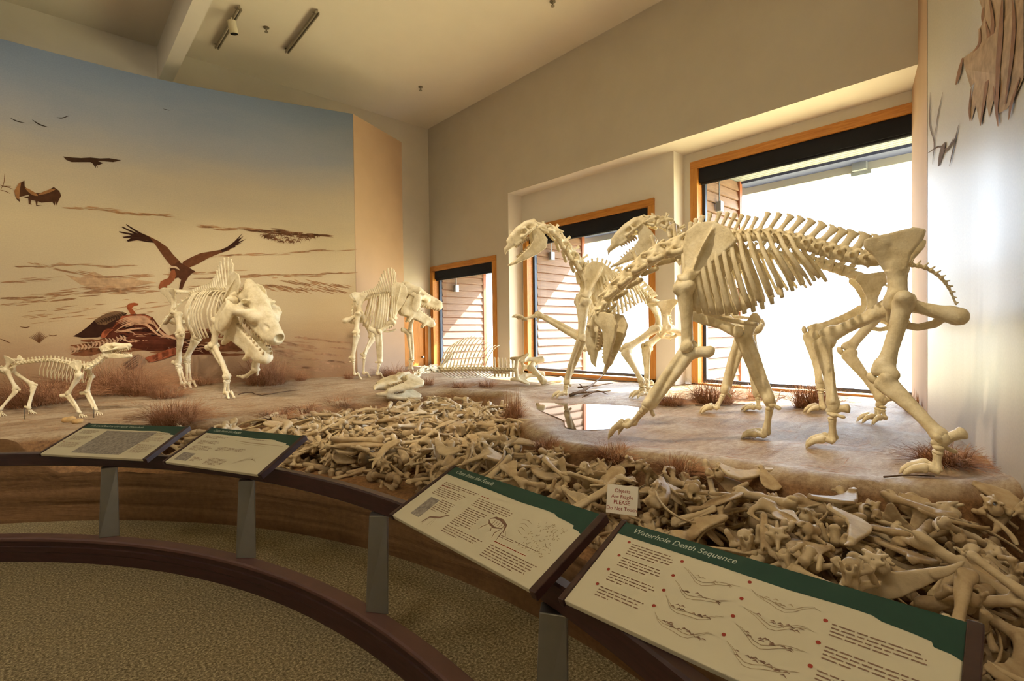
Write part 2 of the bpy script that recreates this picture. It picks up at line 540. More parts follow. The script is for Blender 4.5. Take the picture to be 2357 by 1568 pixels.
for i in range(len(th)-1):
    for k in range(nz):
        a = i*(nz+1)+k
        fs.append((a, a+1, a+nz+2, a+nz+1))
pf = from_mesh('platform_face', pydata('platform_face', vs_, fs, True), Mst.m)
struct(pf)

# puddle
Mw = Mat('still_water', 0.03, 0.6)
Mw.b.inputs['IOR'].default_value = 1.33
Mw.color(srgb(70, 54, 38))
M_water = Mw.m
def smooth_poly(P, n=6):
    out = []
    P = np.array(P)
    L = len(P)
    for i in range(L):
        p0, p1, p2, p3 = P[i-1], P[i], P[(i+1) % L], P[(i+2) % L]
        for k in range(n):
            t = k/n
            out.append(0.5*((2*p1)+(-p0+p2)*t+(2*p0-5*p1+4*p2-p3)*t*t+(-p0+3*p1-3*p2+p3)*t**3))
    return np.array(out)
pp = smooth_poly(PUD)
cpt = pp.mean(0)
o = from_mesh('water_puddle', pydata('water_puddle', [(x, y, 0.715) for x, y in pp], [tuple(range(len(pp)))]), M_water)
tag(o, 'shallow puddle of still water reflecting the bright window', 'puddle')

# ================================================================== MURALS
SC = 0.886
MUR = [(-4.2, 9.45), (-2.6, 9.68), (-1.4, 9.78), (-0.395, 9.80), (0.51, 9.79), (1.434, 9.727), (2.785, 9.40), (4.248, 8.974)]
MTOP = 5.66
def catmull(P, n):
    P = np.array(P, float)
    P = np.vstack([2*P[0]-P[1], P, 2*P[-1]-P[-2]])
    out = []
    for i in range(1, len(P)-2):
        for k in range(n):
            t = k/n
            p0, p1, p2, p3 = P[i-1:i+3]
            out.append(0.5*((2*p1)+(-p0+p2)*t+(2*p0-5*p1+4*p2-p3)*t*t+(-p0+3*p1-3*p2+p3)*t**3))
    out.append(P[-2])
    return np.array(out)
MURC = catmull(MUR, 8)
PANC = catmull([(6.18, 0.95), (4.97, 0.515), (4.17, 0.29), (3.6, 0.12), (2.8, -0.12), (1.4, -0.55)], 6)
def on_curve(px, py, curve):
    r = ray(px, py)
    best = None
    for a, b in zip(curve[:-1], curve[1:]):
        e = b-a
        den = r[0]*e[1]-r[1]*e[0]
        if abs(den) < 1e-9: continue
        t = (a[0]*e[1]-a[1]*e[0])/den
        s = ((r[0]*t-a[0])*e[0]+(r[1]*t-a[1])*e[1])/(e@e)
        if t > 0 and -0.02 <= s <= 1.02 and (best is None or t < best): best = t
    if best is None:
        e = curve[-1]-curve[-2]; a = curve[-2]
        best = (a[0]*e[1]-a[1]*e[0])/(r[0]*e[1]-r[1]*e[0])
    return CAM + r*best
def curved_wall(name, curve, z0, z1, th_, mat, side):
    """thin wall that follows a plan curve; UV: metres along, metres up"""
    n = len(curve)
    d = np.gradient(curve, axis=0)
    nrm = np.c_[d[:, 1], -d[:, 0]]*side
    nrm /= np.linalg.norm(nrm, axis=1)[:, None]
    back = curve - nrm*th_
    s = np.r_[0, np.cumsum(np.linalg.norm(np.diff(curve, axis=0), axis=1))]
    V, Fc = [], []
    for c_ in (curve, back):
        for z in (z0, z1):
            V += [(p[0], p[1], z) for p in c_]
    for i in range(n-1):
        q = (i, i+1, n+i+1, n+i)
        Fc.append(q if side > 0 else q[::-1])
        q = (2*n+i, 3*n+i, 3*n+i+1, 2*n+i+1)
        Fc.append(q if side > 0 else q[::-1])
        Fc.append((n+i, n+i+1, 3*n+i+1, 3*n+i))
    Fc.append((0, n, 3*n, 2*n)); Fc.append((n-1, 3*n-1, 4*n-1, 2*n-1))
    me = pydata(name, V, Fc)
    uv = me.uv_layers.new(name='UVMap')
    for lp in me.loops:
        vi = lp.vertex_index
        uv.data[lp.index].uv = (s[vi % n], me.vertices[vi].co.z)
    bm = bmesh.new(); bm.from_mesh(me); bmesh.ops.recalc_face_normals(bm, faces=bm.faces); bm.to_mesh(me); bm.free()
    return from_mesh(name, me, mat), s

def mural_mat(name, stops, streak, seed):
    M = Mat(name, 0.85, 0.1)
    tc = M.n('ShaderNodeUVMap')
    mp = M.n('ShaderNodeMapping')
    mp.inputs['Location'].default_value = (seed, seed*0.7, 0)
    M.l(tc.outputs[0], mp.inputs[0])
    mp2 = M.n('ShaderNodeMapping')
    mp2.inputs['Scale'].default_value = streak
    M.l(mp.outputs[0], mp2.inputs[0])
    sp = M.n('ShaderNodeSeparateXYZ')
    M.l(tc.outputs[0], sp.inputs[0])
    cl = M.noise(mp2.outputs[0], 1.0, 6, 0.6, 0.4)
    fine = M.noise(mp.outputs[0], 60, 3, 0.6)
    # painted vertical wash: height in metres, wobbled by brush noise
    ad = M.n('ShaderNodeMath', operation='MULTIPLY_ADD')
    M.l(cl, ad.inputs[0]); ad.inputs[1].default_value = 0.7; M.l(sp.outputs[1], ad.inputs[2])
    mr = M.n('ShaderNodeMapRange')
    mr.inputs[1].default_value = 0.8; mr.inputs[2].default_value = 6.3
    M.l(ad.outputs[0], mr.inputs[0])
    c = M.ramp(mr.outputs[0], stops)
    c = M.mix(0.10, c, M.ramp(fine, [(0.3, srgb(110, 100, 90)), (0.7, srgb(230, 215, 190))]), 'OVERLAY')
    M.color(c)
    return M
# ground tones low, ochre plain, pale horizon, dusty blue sky painted at the top
Mm = mural_mat('painted_mural', [(0.0, srgb(146, 112, 86)), (0.14, srgb(172, 140, 108)), (0.28, srgb(206, 186, 150)), (0.50, srgb(204, 186, 152)), (0.66, srgb(178, 166, 148)), (0.78, srgb(146, 148, 156)), (0.90, srgb(122, 134, 154)), (1.0, srgb(108, 124, 150))], (0.5, 1.6, 1), 0.0)
mural, _ = curved_wall('wall_mural', MURC, 0.0, MTOP, 0.12, Mm.m, 1)
struct(mural)
ret = np.array([(4.252, 8.972), (5.64, 9.63)])
r_, _ = curved_wall('wall_mural_return', ret, 0.0, MTOP, 0.10, M_tan, 1)
struct(r_)
Mp = mural_mat('painted_panel', [(0.0, srgb(186, 176, 164)), (0.2, srgb(206, 200, 192)), (0.5, srgb(200, 198, 198)), (0.7, srgb(186, 180, 168)), (1.0, srgb(158, 152, 144))], (3.0, 0.35, 1), 3.0)
Mp.b.inputs['Roughness'].default_value = 0.48
Mp.b.inputs['Specular IOR Level'].default_value = 0.22
panel_w, _ = curved_wall('wall_mural_panel', PANC, 0.0, MTOP, 0.12, Mp.m, 1)
struct(panel_w)
r2, _ = curved_wall('wall_mural_panel_return', np.array([(7.69, 1.33), (6.185, 0.955)]), 0.0, MTOP, 0.10, M_tan, 1)
struct(r2)

from mathutils.geometry import tessellate_polygon
# painted motifs: flat paint on the mural, each its own part
PAINT = {}
def paint(c):
    if c not in PAINT:
        PAINT[c] = plain('mural_paint_%d_%d_%d' % c, srgb(*c), 0.85, 0.1, var=0.22, scale=14)
    return PAINT[c]
class Ribbon(list): pass
def painted(name, polys, color, wallobj, curve, lift=0.004, label=None):
    """polys in photo pixels, laid on the wall surface"""
    V, Fc = [], []
    for poly in polys:
        n = len(V)
        for (x, y) in poly:
            p = on_curve(x, y, curve)
            dirv = CAM-p; dirv[2] = 0
            p = p + dirv/np.linalg.norm(dirv)*lift
            V.append(p)
        L_ = len(poly)
        if isinstance(poly, Ribbon): Fc += [(n+i, n+i+1, n+L_-2-i, n+L_-1-i) for i in range(L_//2-1)]
        else: Fc += [tuple(n+i for i in t) for t in tessellate_polygon([[Vector((x, y, 0)) for x, y in poly]])]
    o = from_mesh(name, pydata(name, V, Fc), paint(color), wallobj, True)
    if label: o['label'] = label
    if len(polys) > 1: o['kind'] = 'stuff'
    return o
def stroke(pts, w0, w1=None, jit=0.0):
    """ribbon polygon along a pixel polyline, tapered at its ends"""
    pts = np.array(pts, float)
    if len(pts) < 9 and np.ptp(pts, axis=0).max() > 12: pts = catmull(pts, 4) if len(pts) > 2 else np.array([pts[0]+(pts[1]-pts[0])*q for q in np.linspace(0, 1, 6)])
    n = len(pts)
    d = np.gradient(pts, axis=0)
    nn = np.c_[-d[:, 1], d[:, 0]]
    nn /= np.linalg.norm(nn, axis=1)[:, None]+1e-9
    t = np.linspace(0, 1, n)
    w = (w0*np.sin(np.pi*np.clip(t, 0.03, 0.97))**0.6 if w1 is None else w0+(w1-w0)*t)/2
    if jit: w = w*(1+jit*(RNG.random(n)-0.5)*2)
    a = pts+nn*w[:, None]; b = pts-nn*w[:, None]
    return Ribbon([tuple(q) for q in a]+[tuple(q) for q in b[::-1]])
def z1(s, ox, oy, k): return [(ox+x/k, oy+y/k) for x, y in s]   # crop coordinates to photo pixels

K5 = 1803/460.0
def c5(*p): return z1(p, 140, 500, K5)
DARK, BRN, RED = (58, 34, 24), (104, 64, 40), (132, 66, 36)
# --- gliding vulture with raised wings
painted('painted_vulture', [c5((1075, 400), (1020, 345), (960, 270), (880, 215), (800, 175), (720, 140), (660, 105), (590, 62), (588, 70), (650, 115), (700, 150), (555, 85), (550, 92), (660, 150), (525, 128), (528, 138), (640, 165), (558, 178), (570, 188), (640, 186), (598, 210), (604, 222), (690, 208), (760, 222), (840, 232), (880, 290), (930, 360), (985, 430), (1020, 455), (1090, 455))], BRN, mural, MURC, 0.005, 'brown vulture gliding with raised wings, painted on the mural')
painted('painted_wing', [c5((1085, 440), (1105, 400), (1180, 360), (1260, 325), (1350, 310), (1440, 295), (1500, 270), (1560, 225), (1640, 145), (1600, 200), (1648, 172), (1600, 225), (1670, 198), (1600, 240), (1630, 235), (1570, 262), (1580, 270), (1530, 285), (1520, 300), (1440, 325), (1340, 365), (1240, 420), (1140, 465), (1100, 470))], BRN, mural, MURC, 0.005)
painted('painted_feathers', [c5((840, 232), (800, 180), (720, 140), (660, 105), (590, 62), (588, 70), (650, 115), (700, 150), (555, 85), (550, 92), (660, 150), (525, 128), (528, 138), (640, 165), (558, 178), (570, 188), (640, 186), (598, 210), (604, 222), (690, 208), (760, 222)), c5((1440, 300), (1500, 270), (1560, 225), (1640, 145), (1600, 200), (1648, 172), (1600, 225), (1670, 198), (1600, 240), (1630, 235), (1570, 262), (1580, 270), (1530, 285), (1460, 318))], DARK, mural, MURC, 0.007)
painted('painted_body', [c5((1000, 440), (1060, 400), (1130, 440), (1215, 490), (1180, 510), (1150, 540), (1120, 590), (1095, 650), (1080, 690), (1072, 680), (1040, 690), (1035, 675), (1065, 655), (1075, 600), (1085, 565), (1060, 545), (1030, 555), (1000, 520), (985, 470))], (84, 50, 32), mural, MURC, 0.006)
painted('painted_neck', [c5((1035, 470), (1050, 510), (1020, 570), (985, 605), (955, 620), (960, 640), (935, 630), (905, 640), (888, 655), (880, 635), (900, 580), (940, 560), (970, 550), (985, 510), (1000, 475))], (142, 82, 50), mural, MURC, 0.007)
painted('painted_ruff', [stroke(c5((975, 465), (1000, 450), (1040, 455), (1075, 480)), 5)], (196, 170, 140), mural, MURC, 0.009)
# --- sitting vulture and carcass
painted('painted_sitting_vulture', [c5((110, 1075), (180, 1035), (240, 990), (300, 935), (370, 890), (430, 862), (500, 848), (560, 855), (600, 870), (560, 900), (500, 950), (450, 1020), (420, 1060), (330, 1085), (200, 1088), (150, 1080))], DARK, mural, MURC, 0.004, 'dark vulture crouching over a carcass, painted on the mural')
painted('painted_mantle', [c5((300, 930), (370, 888), (430, 862), (500, 848), (580, 862), (560, 900), (480, 930), (400, 975), (330, 965))], (112, 84, 58), mural, MURC, 0.006)
fe = [stroke(c5((320+22*k, 940-8*k), (345+22*k, 955-7*k), (350+22*k, 975-6*k)), 2.2) for k in range(11)]+[stroke(c5((350+22*k, 915-6*k), (372+22*k, 928-5*k), (376+22*k, 946-4*k)), 2.2) for k in range(10)]
painted('painted_feathers', fe, (66, 44, 32), mural, MURC, 0.016)
painted('painted_neck', [c5((630, 880), (615, 850), (600, 830), (598, 795), (620, 778), (660, 772), (700, 780), (695, 795), (665, 800), (640, 820), (655, 840), (680, 870))], (150, 78, 44), mural, MURC, 0.006)
painted('painted_carcass', [c5((380, 1090), (370, 1050), (400, 1010), (470, 990), (500, 930), (560, 890), (640, 875), (760, 875), (830, 905), (900, 1000), (960, 1060), (1050, 1095), (1300, 1160), (1350, 1230), (1200, 1245), (1000, 1200), (800, 1210), (640, 1180), (520, 1130))], (86, 42, 26), mural, MURC, 0.004)
fl_ = []
for k in range(14):
    t = k/13
    fl_.append(stroke(c5((470+20*k*0.3, 1000-8*k), (560+10*k, 930-3*k), (700+8*k, 885+4*k), (820-6*k, 905+6*k)), 5))
for k in range(9):
    fl_.append(stroke(c5((760+6*k, 1275+4*k), (880, 1235+6*k), (1000, 1190+6*k), (1045, 1185+7*k)), 4))
for k in range(5): fl_.append(stroke(c5((365+8*k, 1090), (385+10*k, 1040), (430+10*k, 1012)), 5))
painted('painted_flesh', fl_, (156, 84, 54), mural, MURC, 0.018)
rib = []
for k in range(7):
    rib.append(stroke(c5((500+k*14, 945+k*8), (600+k*16, 905+k*9), (720+k*14, 895+k*10), (800+k*10, 905+k*14)), 3.2))
for k in range(6):
    rib.append(stroke(c5((560+k*80, 1105+k*8), (630+k*80, 1125+k*6), (710+k*75, 1105+k*5)), 3.2))
rib += [stroke(c5((500, 1020), (580, 975), (680, 960), (760, 965), (820, 1010), (880, 1060), (960, 1090)), 6), stroke(c5((500, 1040), (640, 1010), (760, 1000)), 4), stroke(c5((830, 930), (870, 1000), (930, 1060), (1030, 1095), (1200, 1160)), 6)]
drk = []
for k in range(26):
    x, y = random.uniform(480, 1180), 0
    y = 1010+(x-480)*0.16+random.uniform(-40, 90)
    drk.append(stroke(c5((x, y), (x+50, y+random.uniform(-14, 18)), (x+110, y+random.uniform(-6, 30))), random.uniform(3, 8), jit=.5))
painted('painted_folds', drk, (52, 26, 18), mural, MURC, 0.018)
for k in range(26):
    x = random.uniform(480, 1250); y = 1050+(x-480)*0.14+random.uniform(-30, 60)
    rib.append(stroke(c5((x, y), (x+40, y-8), (x+95, y+random.uniform(-6, 22))), random.uniform(1.2, 3)))
painted('painted_ribs', rib, (196, 150, 116), mural, MURC, 0.022)
vt = []
for k in range(16):
    x, y = 80+k*32, 1195-k*7+8*math.sin(k*1.7)
    vt.append(stroke(c5((x, y-26), (x+22, y), (x+8, y+26)), 4.5))
    vt.append(stroke(c5((x, y+10), (x+32, y-8)), 3))
painted('painted_backbone', vt, (186, 148, 116), mural, MURC, 0.020)
painted('painted_paw', [c5((550, 1325), (610, 1290), (650, 1245), (700, 1235), (760, 1270), (765, 1320), (720, 1370), (660, 1395), (640, 1380), (600, 1385), (630, 1350), (580, 1360), (600, 1330))], (146, 116, 92), mural, MURC, 0.014)
painted('painted_claws', [stroke(c5((610+28*k, 1300+10*k), (585+22*k, 1330+12*k), (560+22*k, 1345+14*k)), 4) for k in range(4)]+[stroke(c5((700, 1245+20*k), (650, 1275+20*k), (610, 1310+18*k)), 2) for k in range(5)], (96, 70, 54), mural, MURC, 0.018)
painted('painted_leg', [c5((760, 1268), (880, 1228), (1020, 1176), (1055, 1190), (1045, 1240), (900, 1292), (790, 1312))], (128, 66, 40), mural, MURC, 0.012)
shd = []
for k in range(46):
    x0 = random.uniform(140, 470); L_ = random.uniform(50, 150)
    y0 = 806-(x0-140)*0.09+random.gauss(0, 9)
    shd.append(stroke([(x0, y0), (x0+L_*0.5, y0-3+random.uniform(-3, 3)), (x0+L_, y0-L_*0.07)], random.uniform(3, 9), jit=0.5))
for k in range(16):
    x0 = random.uniform(400, 470); y0 = random.uniform(770, 815)
    shd.append(stroke([(x0, y0), (x0+60, y0+3), (x0+120, y0+2)], random.uniform(4, 9), jit=.5))
painted('painted_ground_shadow', shd, (122, 76, 48), mural, MURC, 0.003)
soil = []
for k in range(60):
    x0 = random.uniform(560, 760); y0 = 782+random.uniform(-6, 70); L_ = random.uniform(20, 70)
    soil.append(stroke([(x0, y0), (x0+L_*0.5, y0+2), (x0+L_, y0+5)], random.uniform(2, 6), jit=.5))
painted('painted_soil', soil, (168, 132, 102), mural, MURC, 0.003)
# --- distant vultures
K4 = 1937/420.0
def c4(*p): return z1(p, 0, 160, K4)
painted('painted_flying_vulture', [c4((670, 925), (770, 935), (860, 940), (960, 935), (1060, 945), (1160, 942), (1290, 965), (1200, 985), (1100, 975), (1040, 975), (1095, 995), (1050, 1015), (1030, 1010), (1040, 1050), (1020, 1020), (1015, 1050), (985, 1000), (960, 985), (820, 985), (760, 985), (700, 960))], (62, 42, 30), mural, MURC, 0.005, 'dark vulture soaring with level wings, painted on the mural')
painted('painted_landing_vulture', [c4((150, 1290), (200, 1210), (260, 1180), (262, 1240), (300, 1280), (370, 1310), (430, 1315), (500, 1290), (570, 1248), (630, 1290), (650, 1340), (620, 1400), (600, 1445), (590, 1400), (580, 1445), (555, 1405), (500, 1410), (440, 1415), (400, 1400), (395, 1440), (450, 1445), (385, 1450), (375, 1395), (330, 1385), (325, 1425), (340, 1435), (305, 1430), (300, 1370), (250, 1360), (310, 1345), (300, 1330), (205, 1355), (210, 1410), (170, 1370))], (76, 48, 32), mural, MURC, 0.005, 'vulture landing with drooping wings, painted on the mural')
painted('painted_wing_edge', [c4((150, 1290), (200, 1210), (225, 1200), (210, 1280), (205, 1380), (175, 1370)), stroke(c4((270, 1260), (340, 1310), (400, 1340)), 8), stroke(c4((410, 1330), (500, 1300), (590, 1270)), 7)], (150, 106, 66), mural, MURC, 0.007)
painted('painted_far_birds', [stroke(c4((108, 515), (180, 550), (262, 568)), 2.2), stroke(c4((342, 535), (420, 585), (508, 613)), 2.8), stroke(c4((602, 512), (660, 516), (730, 492)), 2.2), stroke(c4((1630, 453), (1670, 453)), 1.2), stroke(c4((1730, 418), (1800, 437)), 1.2)], (52, 42, 36), mural, MURC, 0.005)
# --- strokes of the painted plain
def wav(x0, y0, x1, y1, n=14, a=3):
    return [(x0+(x1-x0)*t, y0+(y1-y0)*t+a*math.sin(t*9+x0)+random.uniform(-a, a)*0.4) for t in np.linspace(0, 1, n)]
def hatch(x0, y0, x1, y1, th_, n, slope=None, L=(14, 46), w=(0.8, 2.0)):
    """many short brush marks gathered along a line"""
    out = []
    sl = (y1-y0)/(x1-x0) if slope is None else slope
    for _ in range(n):
        t = random.random()
        x = x0+(x1-x0)*t; y = y0+(y1-y0)*t+random.gauss(0, th_/2)*(0.35+0.65*math.sin(math.pi*t))+2*math.sin(t*11+x0)
        l_ = random.uniform(*L)
        out.append(stroke([(x, y), (x+l_*0.5, y+l_*0.5*sl+random.uniform(-1, 1)), (x+l_, y+l_*sl)], random.uniform(*w)))
    return out
ln = hatch(140, 476, 390, 498, 5, 60)+hatch(450, 522, 620, 532, 6, 40)+hatch(0, 612, 330, 612, 3, 34)+hatch(60, 604, 240, 640, 4, 22)+hatch(0, 688, 340, 662, 7, 80)+hatch(180, 664, 340, 668, 10, 60)+hatch(200, 640, 540, 624, 4, 50)
ln += hatch(440, 640, 790, 630, 4, 70)+hatch(600, 657, 790, 668, 7, 80, 0.3, (10, 26))+hatch(640, 645, 790, 656, 6, 60, 0.25, (10, 26))+hatch(480, 592, 790, 576, 3, 36)+hatch(560, 655, 690, 668, 6, 50, 0.2, (8, 22))+hatch(430, 660, 560, 668, 5, 40)+hatch(0, 650, 110, 642, 3, 16)+hatch(0, 702, 190, 684, 4, 26)+hatch(30, 735, 380, 700, 26, 40)
painted('painted_plain_strokes', ln, (174, 132, 94), mural, MURC, 0.003)
hd = hatch(560, 528, 740, 544, 6, 60)
for k in range(110):
    x = random.uniform(596, 726); y = 540+random.uniform(-5, 18)*math.sin(math.pi*(x-590)/142)
    hd.append(stroke([(x, y+4), (x+2, y), (x+8, y), (x+10, y+5)], random.uniform(1.4, 2.6)))
painted('painted_herd', hd, (122, 84, 58), mural, MURC, 0.004, 'distant brown herd painted on the mural plain')
painted('painted_hill', [[(150, 632), (185, 640), (215, 625), (250, 640), (300, 642), (360, 650), (300, 662), (220, 668), (185, 655)]], (188, 154, 116), mural, MURC, 0.0025)
tw = [stroke(c4((30, 1250), (45, 1180), (48, 1105)), 1.6), stroke(c4((0, 1225), (40, 1240), (120, 1240)), 1.6), stroke(c4((0, 1280), (60, 1295), (110, 1320)), 1.6), stroke(c4((10, 1275), (35, 1240), (140, 1270)), 1.4)]
for k in range(14):
    tw.append(stroke([(90, 790), (90+(k-7)*2.0, 780-abs(7-abs(k-7))*1.6), (90+(k-7)*3.4, 776-abs(7-abs(k-7))*2)], 1.2))
tw += [stroke([(45, 752), (60, 754), (70, 751)], 2), stroke([(112, 771), (122, 773), (132, 771)], 2), stroke([(0, 780), (25, 790)], 2)]
painted('painted_twigs', tw, (110, 72, 44), mural, MURC, 0.004)

# --- painting on the near panel: hanging hide-like brown mass and a small snag
K2 = 1994/407.0
def c2(*p): return z1(p, 1950, 0, K2)
hang = [c2((1480, 0), (1990, 0), (1990, 900), (1900, 1100), (1800, 1250), (1700, 1300), (1650, 1150), (1600, 1350), (1560, 1100), (1500, 1440), (1450, 1200), (1400, 1380), (1370, 1270), (1440, 950), (1390, 1000), (1330, 800), (1300, 680), (1380, 620), (1480, 540), (1480, 350), (1520, 300), (1520, 120))]
painted('painted_tree_trunk', hang, (176, 150, 122), panel_w, PANC, 0.03, 'pale brown shaggy trunk-like mass painted high on the grey panel')
hs = [stroke(c2((1600, 0), (1640, 300), (1600, 700), (1560, 1050)), 9), stroke(c2((1750, 0), (1730, 400), (1700, 800), (1690, 1300)), 12), stroke(c2((1860, 0), (1880, 300), (1850, 700), (1780, 1200)), 9), stroke(c2((1560, 280), (1600, 500), (1580, 900), (1500, 1440)), 10), stroke(c2((1300, 680), (1260, 850), (1225, 980)), 8), stroke(c2((1500, 350), (1490, 520), (1420, 620)), 6), stroke(c2((1535, 120), (1520, 280)), 7), stroke(c2((1400, 1000), (1380, 1250), (1385, 1390)), 5), stroke(c2((1950, 900), (1850, 1200), (1820, 1380)), 6), stroke(c2((1650, 1000), (1680, 1250), (1700, 1450)), 7)]
painted('painted_bark_strokes', hs, (142, 104, 76), panel_w, PANC, 0.045)
sn = [stroke([(2146, 380), (2150, 330), (2140, 290), (2141, 215)], 2.4), stroke([(2150, 330), (2158, 270), (2170, 215)], 1.6), stroke([(2135, 355), (2160, 340), (2180, 345), (2195, 320)], 4), stroke([(2160, 385), (2168, 350), (2175, 330)], 10), stroke([(2185, 385), (2195, 340), (2206, 290)], 3), stroke([(2170, 360), (2190, 335), (2200, 318)], 4)]
painted('painted_snag', sn, (110, 92, 84), panel_w, PANC, 0.03, 'dark little dead snag painted on the grey panel')
# ================================================================== BONES: sculpted as smooth distance fields
def cap(a, b, ra, rb=None):
    a, b = np.array(a, float), np.array(b, float)
    rb = ra if rb is None else rb
    def f(P):
        ab = b-a
        t = np.clip(((P-a)@ab)/max(ab@ab, 1e-9), 0, 1)
        return np.linalg.norm(P-a-t[:, None]*ab, axis=1)-(ra+(rb-ra)*t)
    f.bb = (np.minimum(a-ra, b-rb), np.maximum(a+ra, b+rb))
    return f
def ell(c, r, rot=None):
    c, r = np.array(c, float), np.array(r, float)
    Rm = np.eye(3) if rot is None else np.array(Matrix.Rotation(rot[0], 3, rot[1]))
    def f(P):
        q = (P-c)@Rm
        k0 = np.linalg.norm(q/r, axis=1)
        k1 = np.linalg.norm(q/(r*r), axis=1)
        return k0*(k0-1)/np.maximum(k1, 1e-6)
    f.bb = (c-r.max() if rot is not None else c-r, c+r.max() if rot is not None else c+r)
    return f
def plate(poly, axis, c0, c1, rnd=0.006):
    """polygon slab: poly in the two other axes, thickness c0..c1 along axis (may vary: callable on P)"""
    poly = np.array(poly, float)
    o = [i for i in range(3) if i != axis]
    def f(P):
        d2 = -poly_sd(P[:, o], poly)
        mid = (c0+c1)/2 if not callable(c0) else c0(P)
        hw = (c1-c0)/2 if not callable(c0) else c1
        dz = np.abs(P[:, axis]-mid)-hw
        return np.minimum(np.maximum(d2, dz), 0)+np.hypot(np.maximum(d2, 0), np.maximum(dz, 0))-rnd
    lo, hi = np.zeros(3), np.zeros(3)
    lo[o], hi[o] = poly.min(0), poly.max(0)
    if not callable(c0): lo[axis], hi[axis] = c0, c1
    else: lo[axis], hi[axis] = -0.2, 0.2
    f.bb = (lo-rnd, hi+rnd)
    return f
def chain(pts, rads):
    fs = [cap(pts[i], pts[i+1], rads[i], rads[i+1]) for i in range(len(pts)-1)]
    def f(P): return np.minimum.reduce([g(P) for g in fs])
    f.bb = (np.min([g.bb[0] for g in fs], 0), np.max([g.bb[1] for g in fs], 0))
    return f
def U(fs, k=0.02):
    def f(P):
        d = fs[0](P)
        for g in fs[1:]:
            e = g(P)
            h = np.maximum(k-np.abs(d-e), 0)/k
            d = np.minimum(d, e)-h*h*k*0.25
        return d
    f.bb = (np.min([g.bb[0] for g in fs], 0), np.max([g.bb[1] for g in fs], 0))
    return f
def S(a, cuts, k=0.01):
    def f(P):
        d = a(P)
        for g in cuts:
            e = -g(P)
            h = np.maximum(k-np.abs(d-e), 0)/k
            d = np.maximum(d, e)+h*h*k*0.25
        return d
    f.bb = a.bb
    return f
def mirror_y(g):
    def f(P):
        Q = P.copy(); Q[:, 1] = np.abs(Q[:, 1])
        return g(Q)
    lo, hi = np.array(g.bb[0]), np.array(g.bb[1])
    m_ = max(abs(lo[1]), abs(hi[1])); lo[1], hi[1] = -m_, m_
    f.bb = (lo, hi)
    return f
def net(f, h, rough=0.0):
    """surface nets"""
    lo, hi = np.array(f.bb[0])-2.2*h, np.array(f.bb[1])+2.2*h
    n = np.ceil((hi-lo)/h).astype(int)+1
    ax = [lo[i]+h*np.arange(n[i]) for i in range(3)]
    G = np.stack(np.meshgrid(*ax, indexing='ij'), -1).reshape(-1, 3)
    D = f(G)
    if rough:
        D = D + rough*(np.sin(G[:, 0]*95+3*np.sin(G[:, 1]*60))*np.sin(G[:, 1]*88+2*np.sin(G[:, 2]*50))*np.sin(G[:, 2]*70+G[:, 0]*40))
    D = D.reshape(n)
    s = D < 0
    c = np.zeros(n-1, int)
    for dx in (0, 1):
        for dy in (0, 1):
            for dz in (0, 1):
                c += s[dx:n[0]-1+dx, dy:n[1]-1+dy, dz:n[2]-1+dz]
    act = (c > 0) & (c < 8)
    ids = np.full(n-1, -1)
    cells = np.argwhere(act)
    ids[act] = np.arange(len(cells))
    acc = np.zeros((len(cells), 3)); cnt = np.zeros(len(cells))
    cor = [(0,0,0),(1,0,0),(0,1,0),(1,1,0),(0,0,1),(1,0,1),(0,1,1),(1,1,1)]
    for a in range(8):
        for b in range(a+1, 8):
            if sum(abs(cor[a][k]-cor[b][k]) for k in range(3)) != 1: continue
            ia = tuple((cells+cor[a]).T); ib = tuple((cells+cor[b]).T)
            da, db = D[ia], D[ib]
            m_ = (da < 0) != (db < 0)
            t = np.where(m_, da/np.where(np.abs(da-db) < 1e-12, 1e-12, da-db), 0)
            p = np.array(cor[a])+t[:, None]*(np.array(cor[b])-np.array(cor[a]))
            acc[m_] += p[m_]; cnt[m_] += 1
    V = lo+h*(cells+acc/cnt[:, None])
    Fq = []
    for axis in range(3):
        u, v_ = (axis+1) % 3, (axis+2) % 3
        sl = [slice(None)]*3
        a0 = list(sl); a1 = list(sl)
        a0[axis] = slice(0, n[axis]-1); a1[axis] = slice(1, n[axis])
        sa, sb = s[tuple(a0)], s[tuple(a1)]
        E = np.argwhere(sa != sb)
        E = E[(E[:, u] > 0) & (E[:, v_] > 0) & (E[:, u] < n[u]-1) & (E[:, v_] < n[v_]-1)]
        if not len(E): continue
        flip = sa[tuple(E.T)]
        eu = np.zeros(3, int); eu[u] = 1
        ev = np.zeros(3, int); ev[v_] = 1
        q = np.stack([ids[tuple((E-eu-ev).T)], ids[tuple((E-ev).T)], ids[tuple(E.T)], ids[tuple((E-eu).T)]], 1)
        q = np.where(flip[:, None], q, q[:, ::-1])
        Fq.append(q)
    Fq = np.concatenate(Fq)
    return V, Fq

LIB = {}
LIBC = {}
def bone(name, f, h, L=1.0, rough=0.0014):
    V, Fq = net(f, h, rough)
    LIB[name] = (V, Fq, L)
    V, Fq = net(f, h*1.75, 0)
    LIBC[name] = (V, Fq, L)                         # coarser copy for small or distant mounts

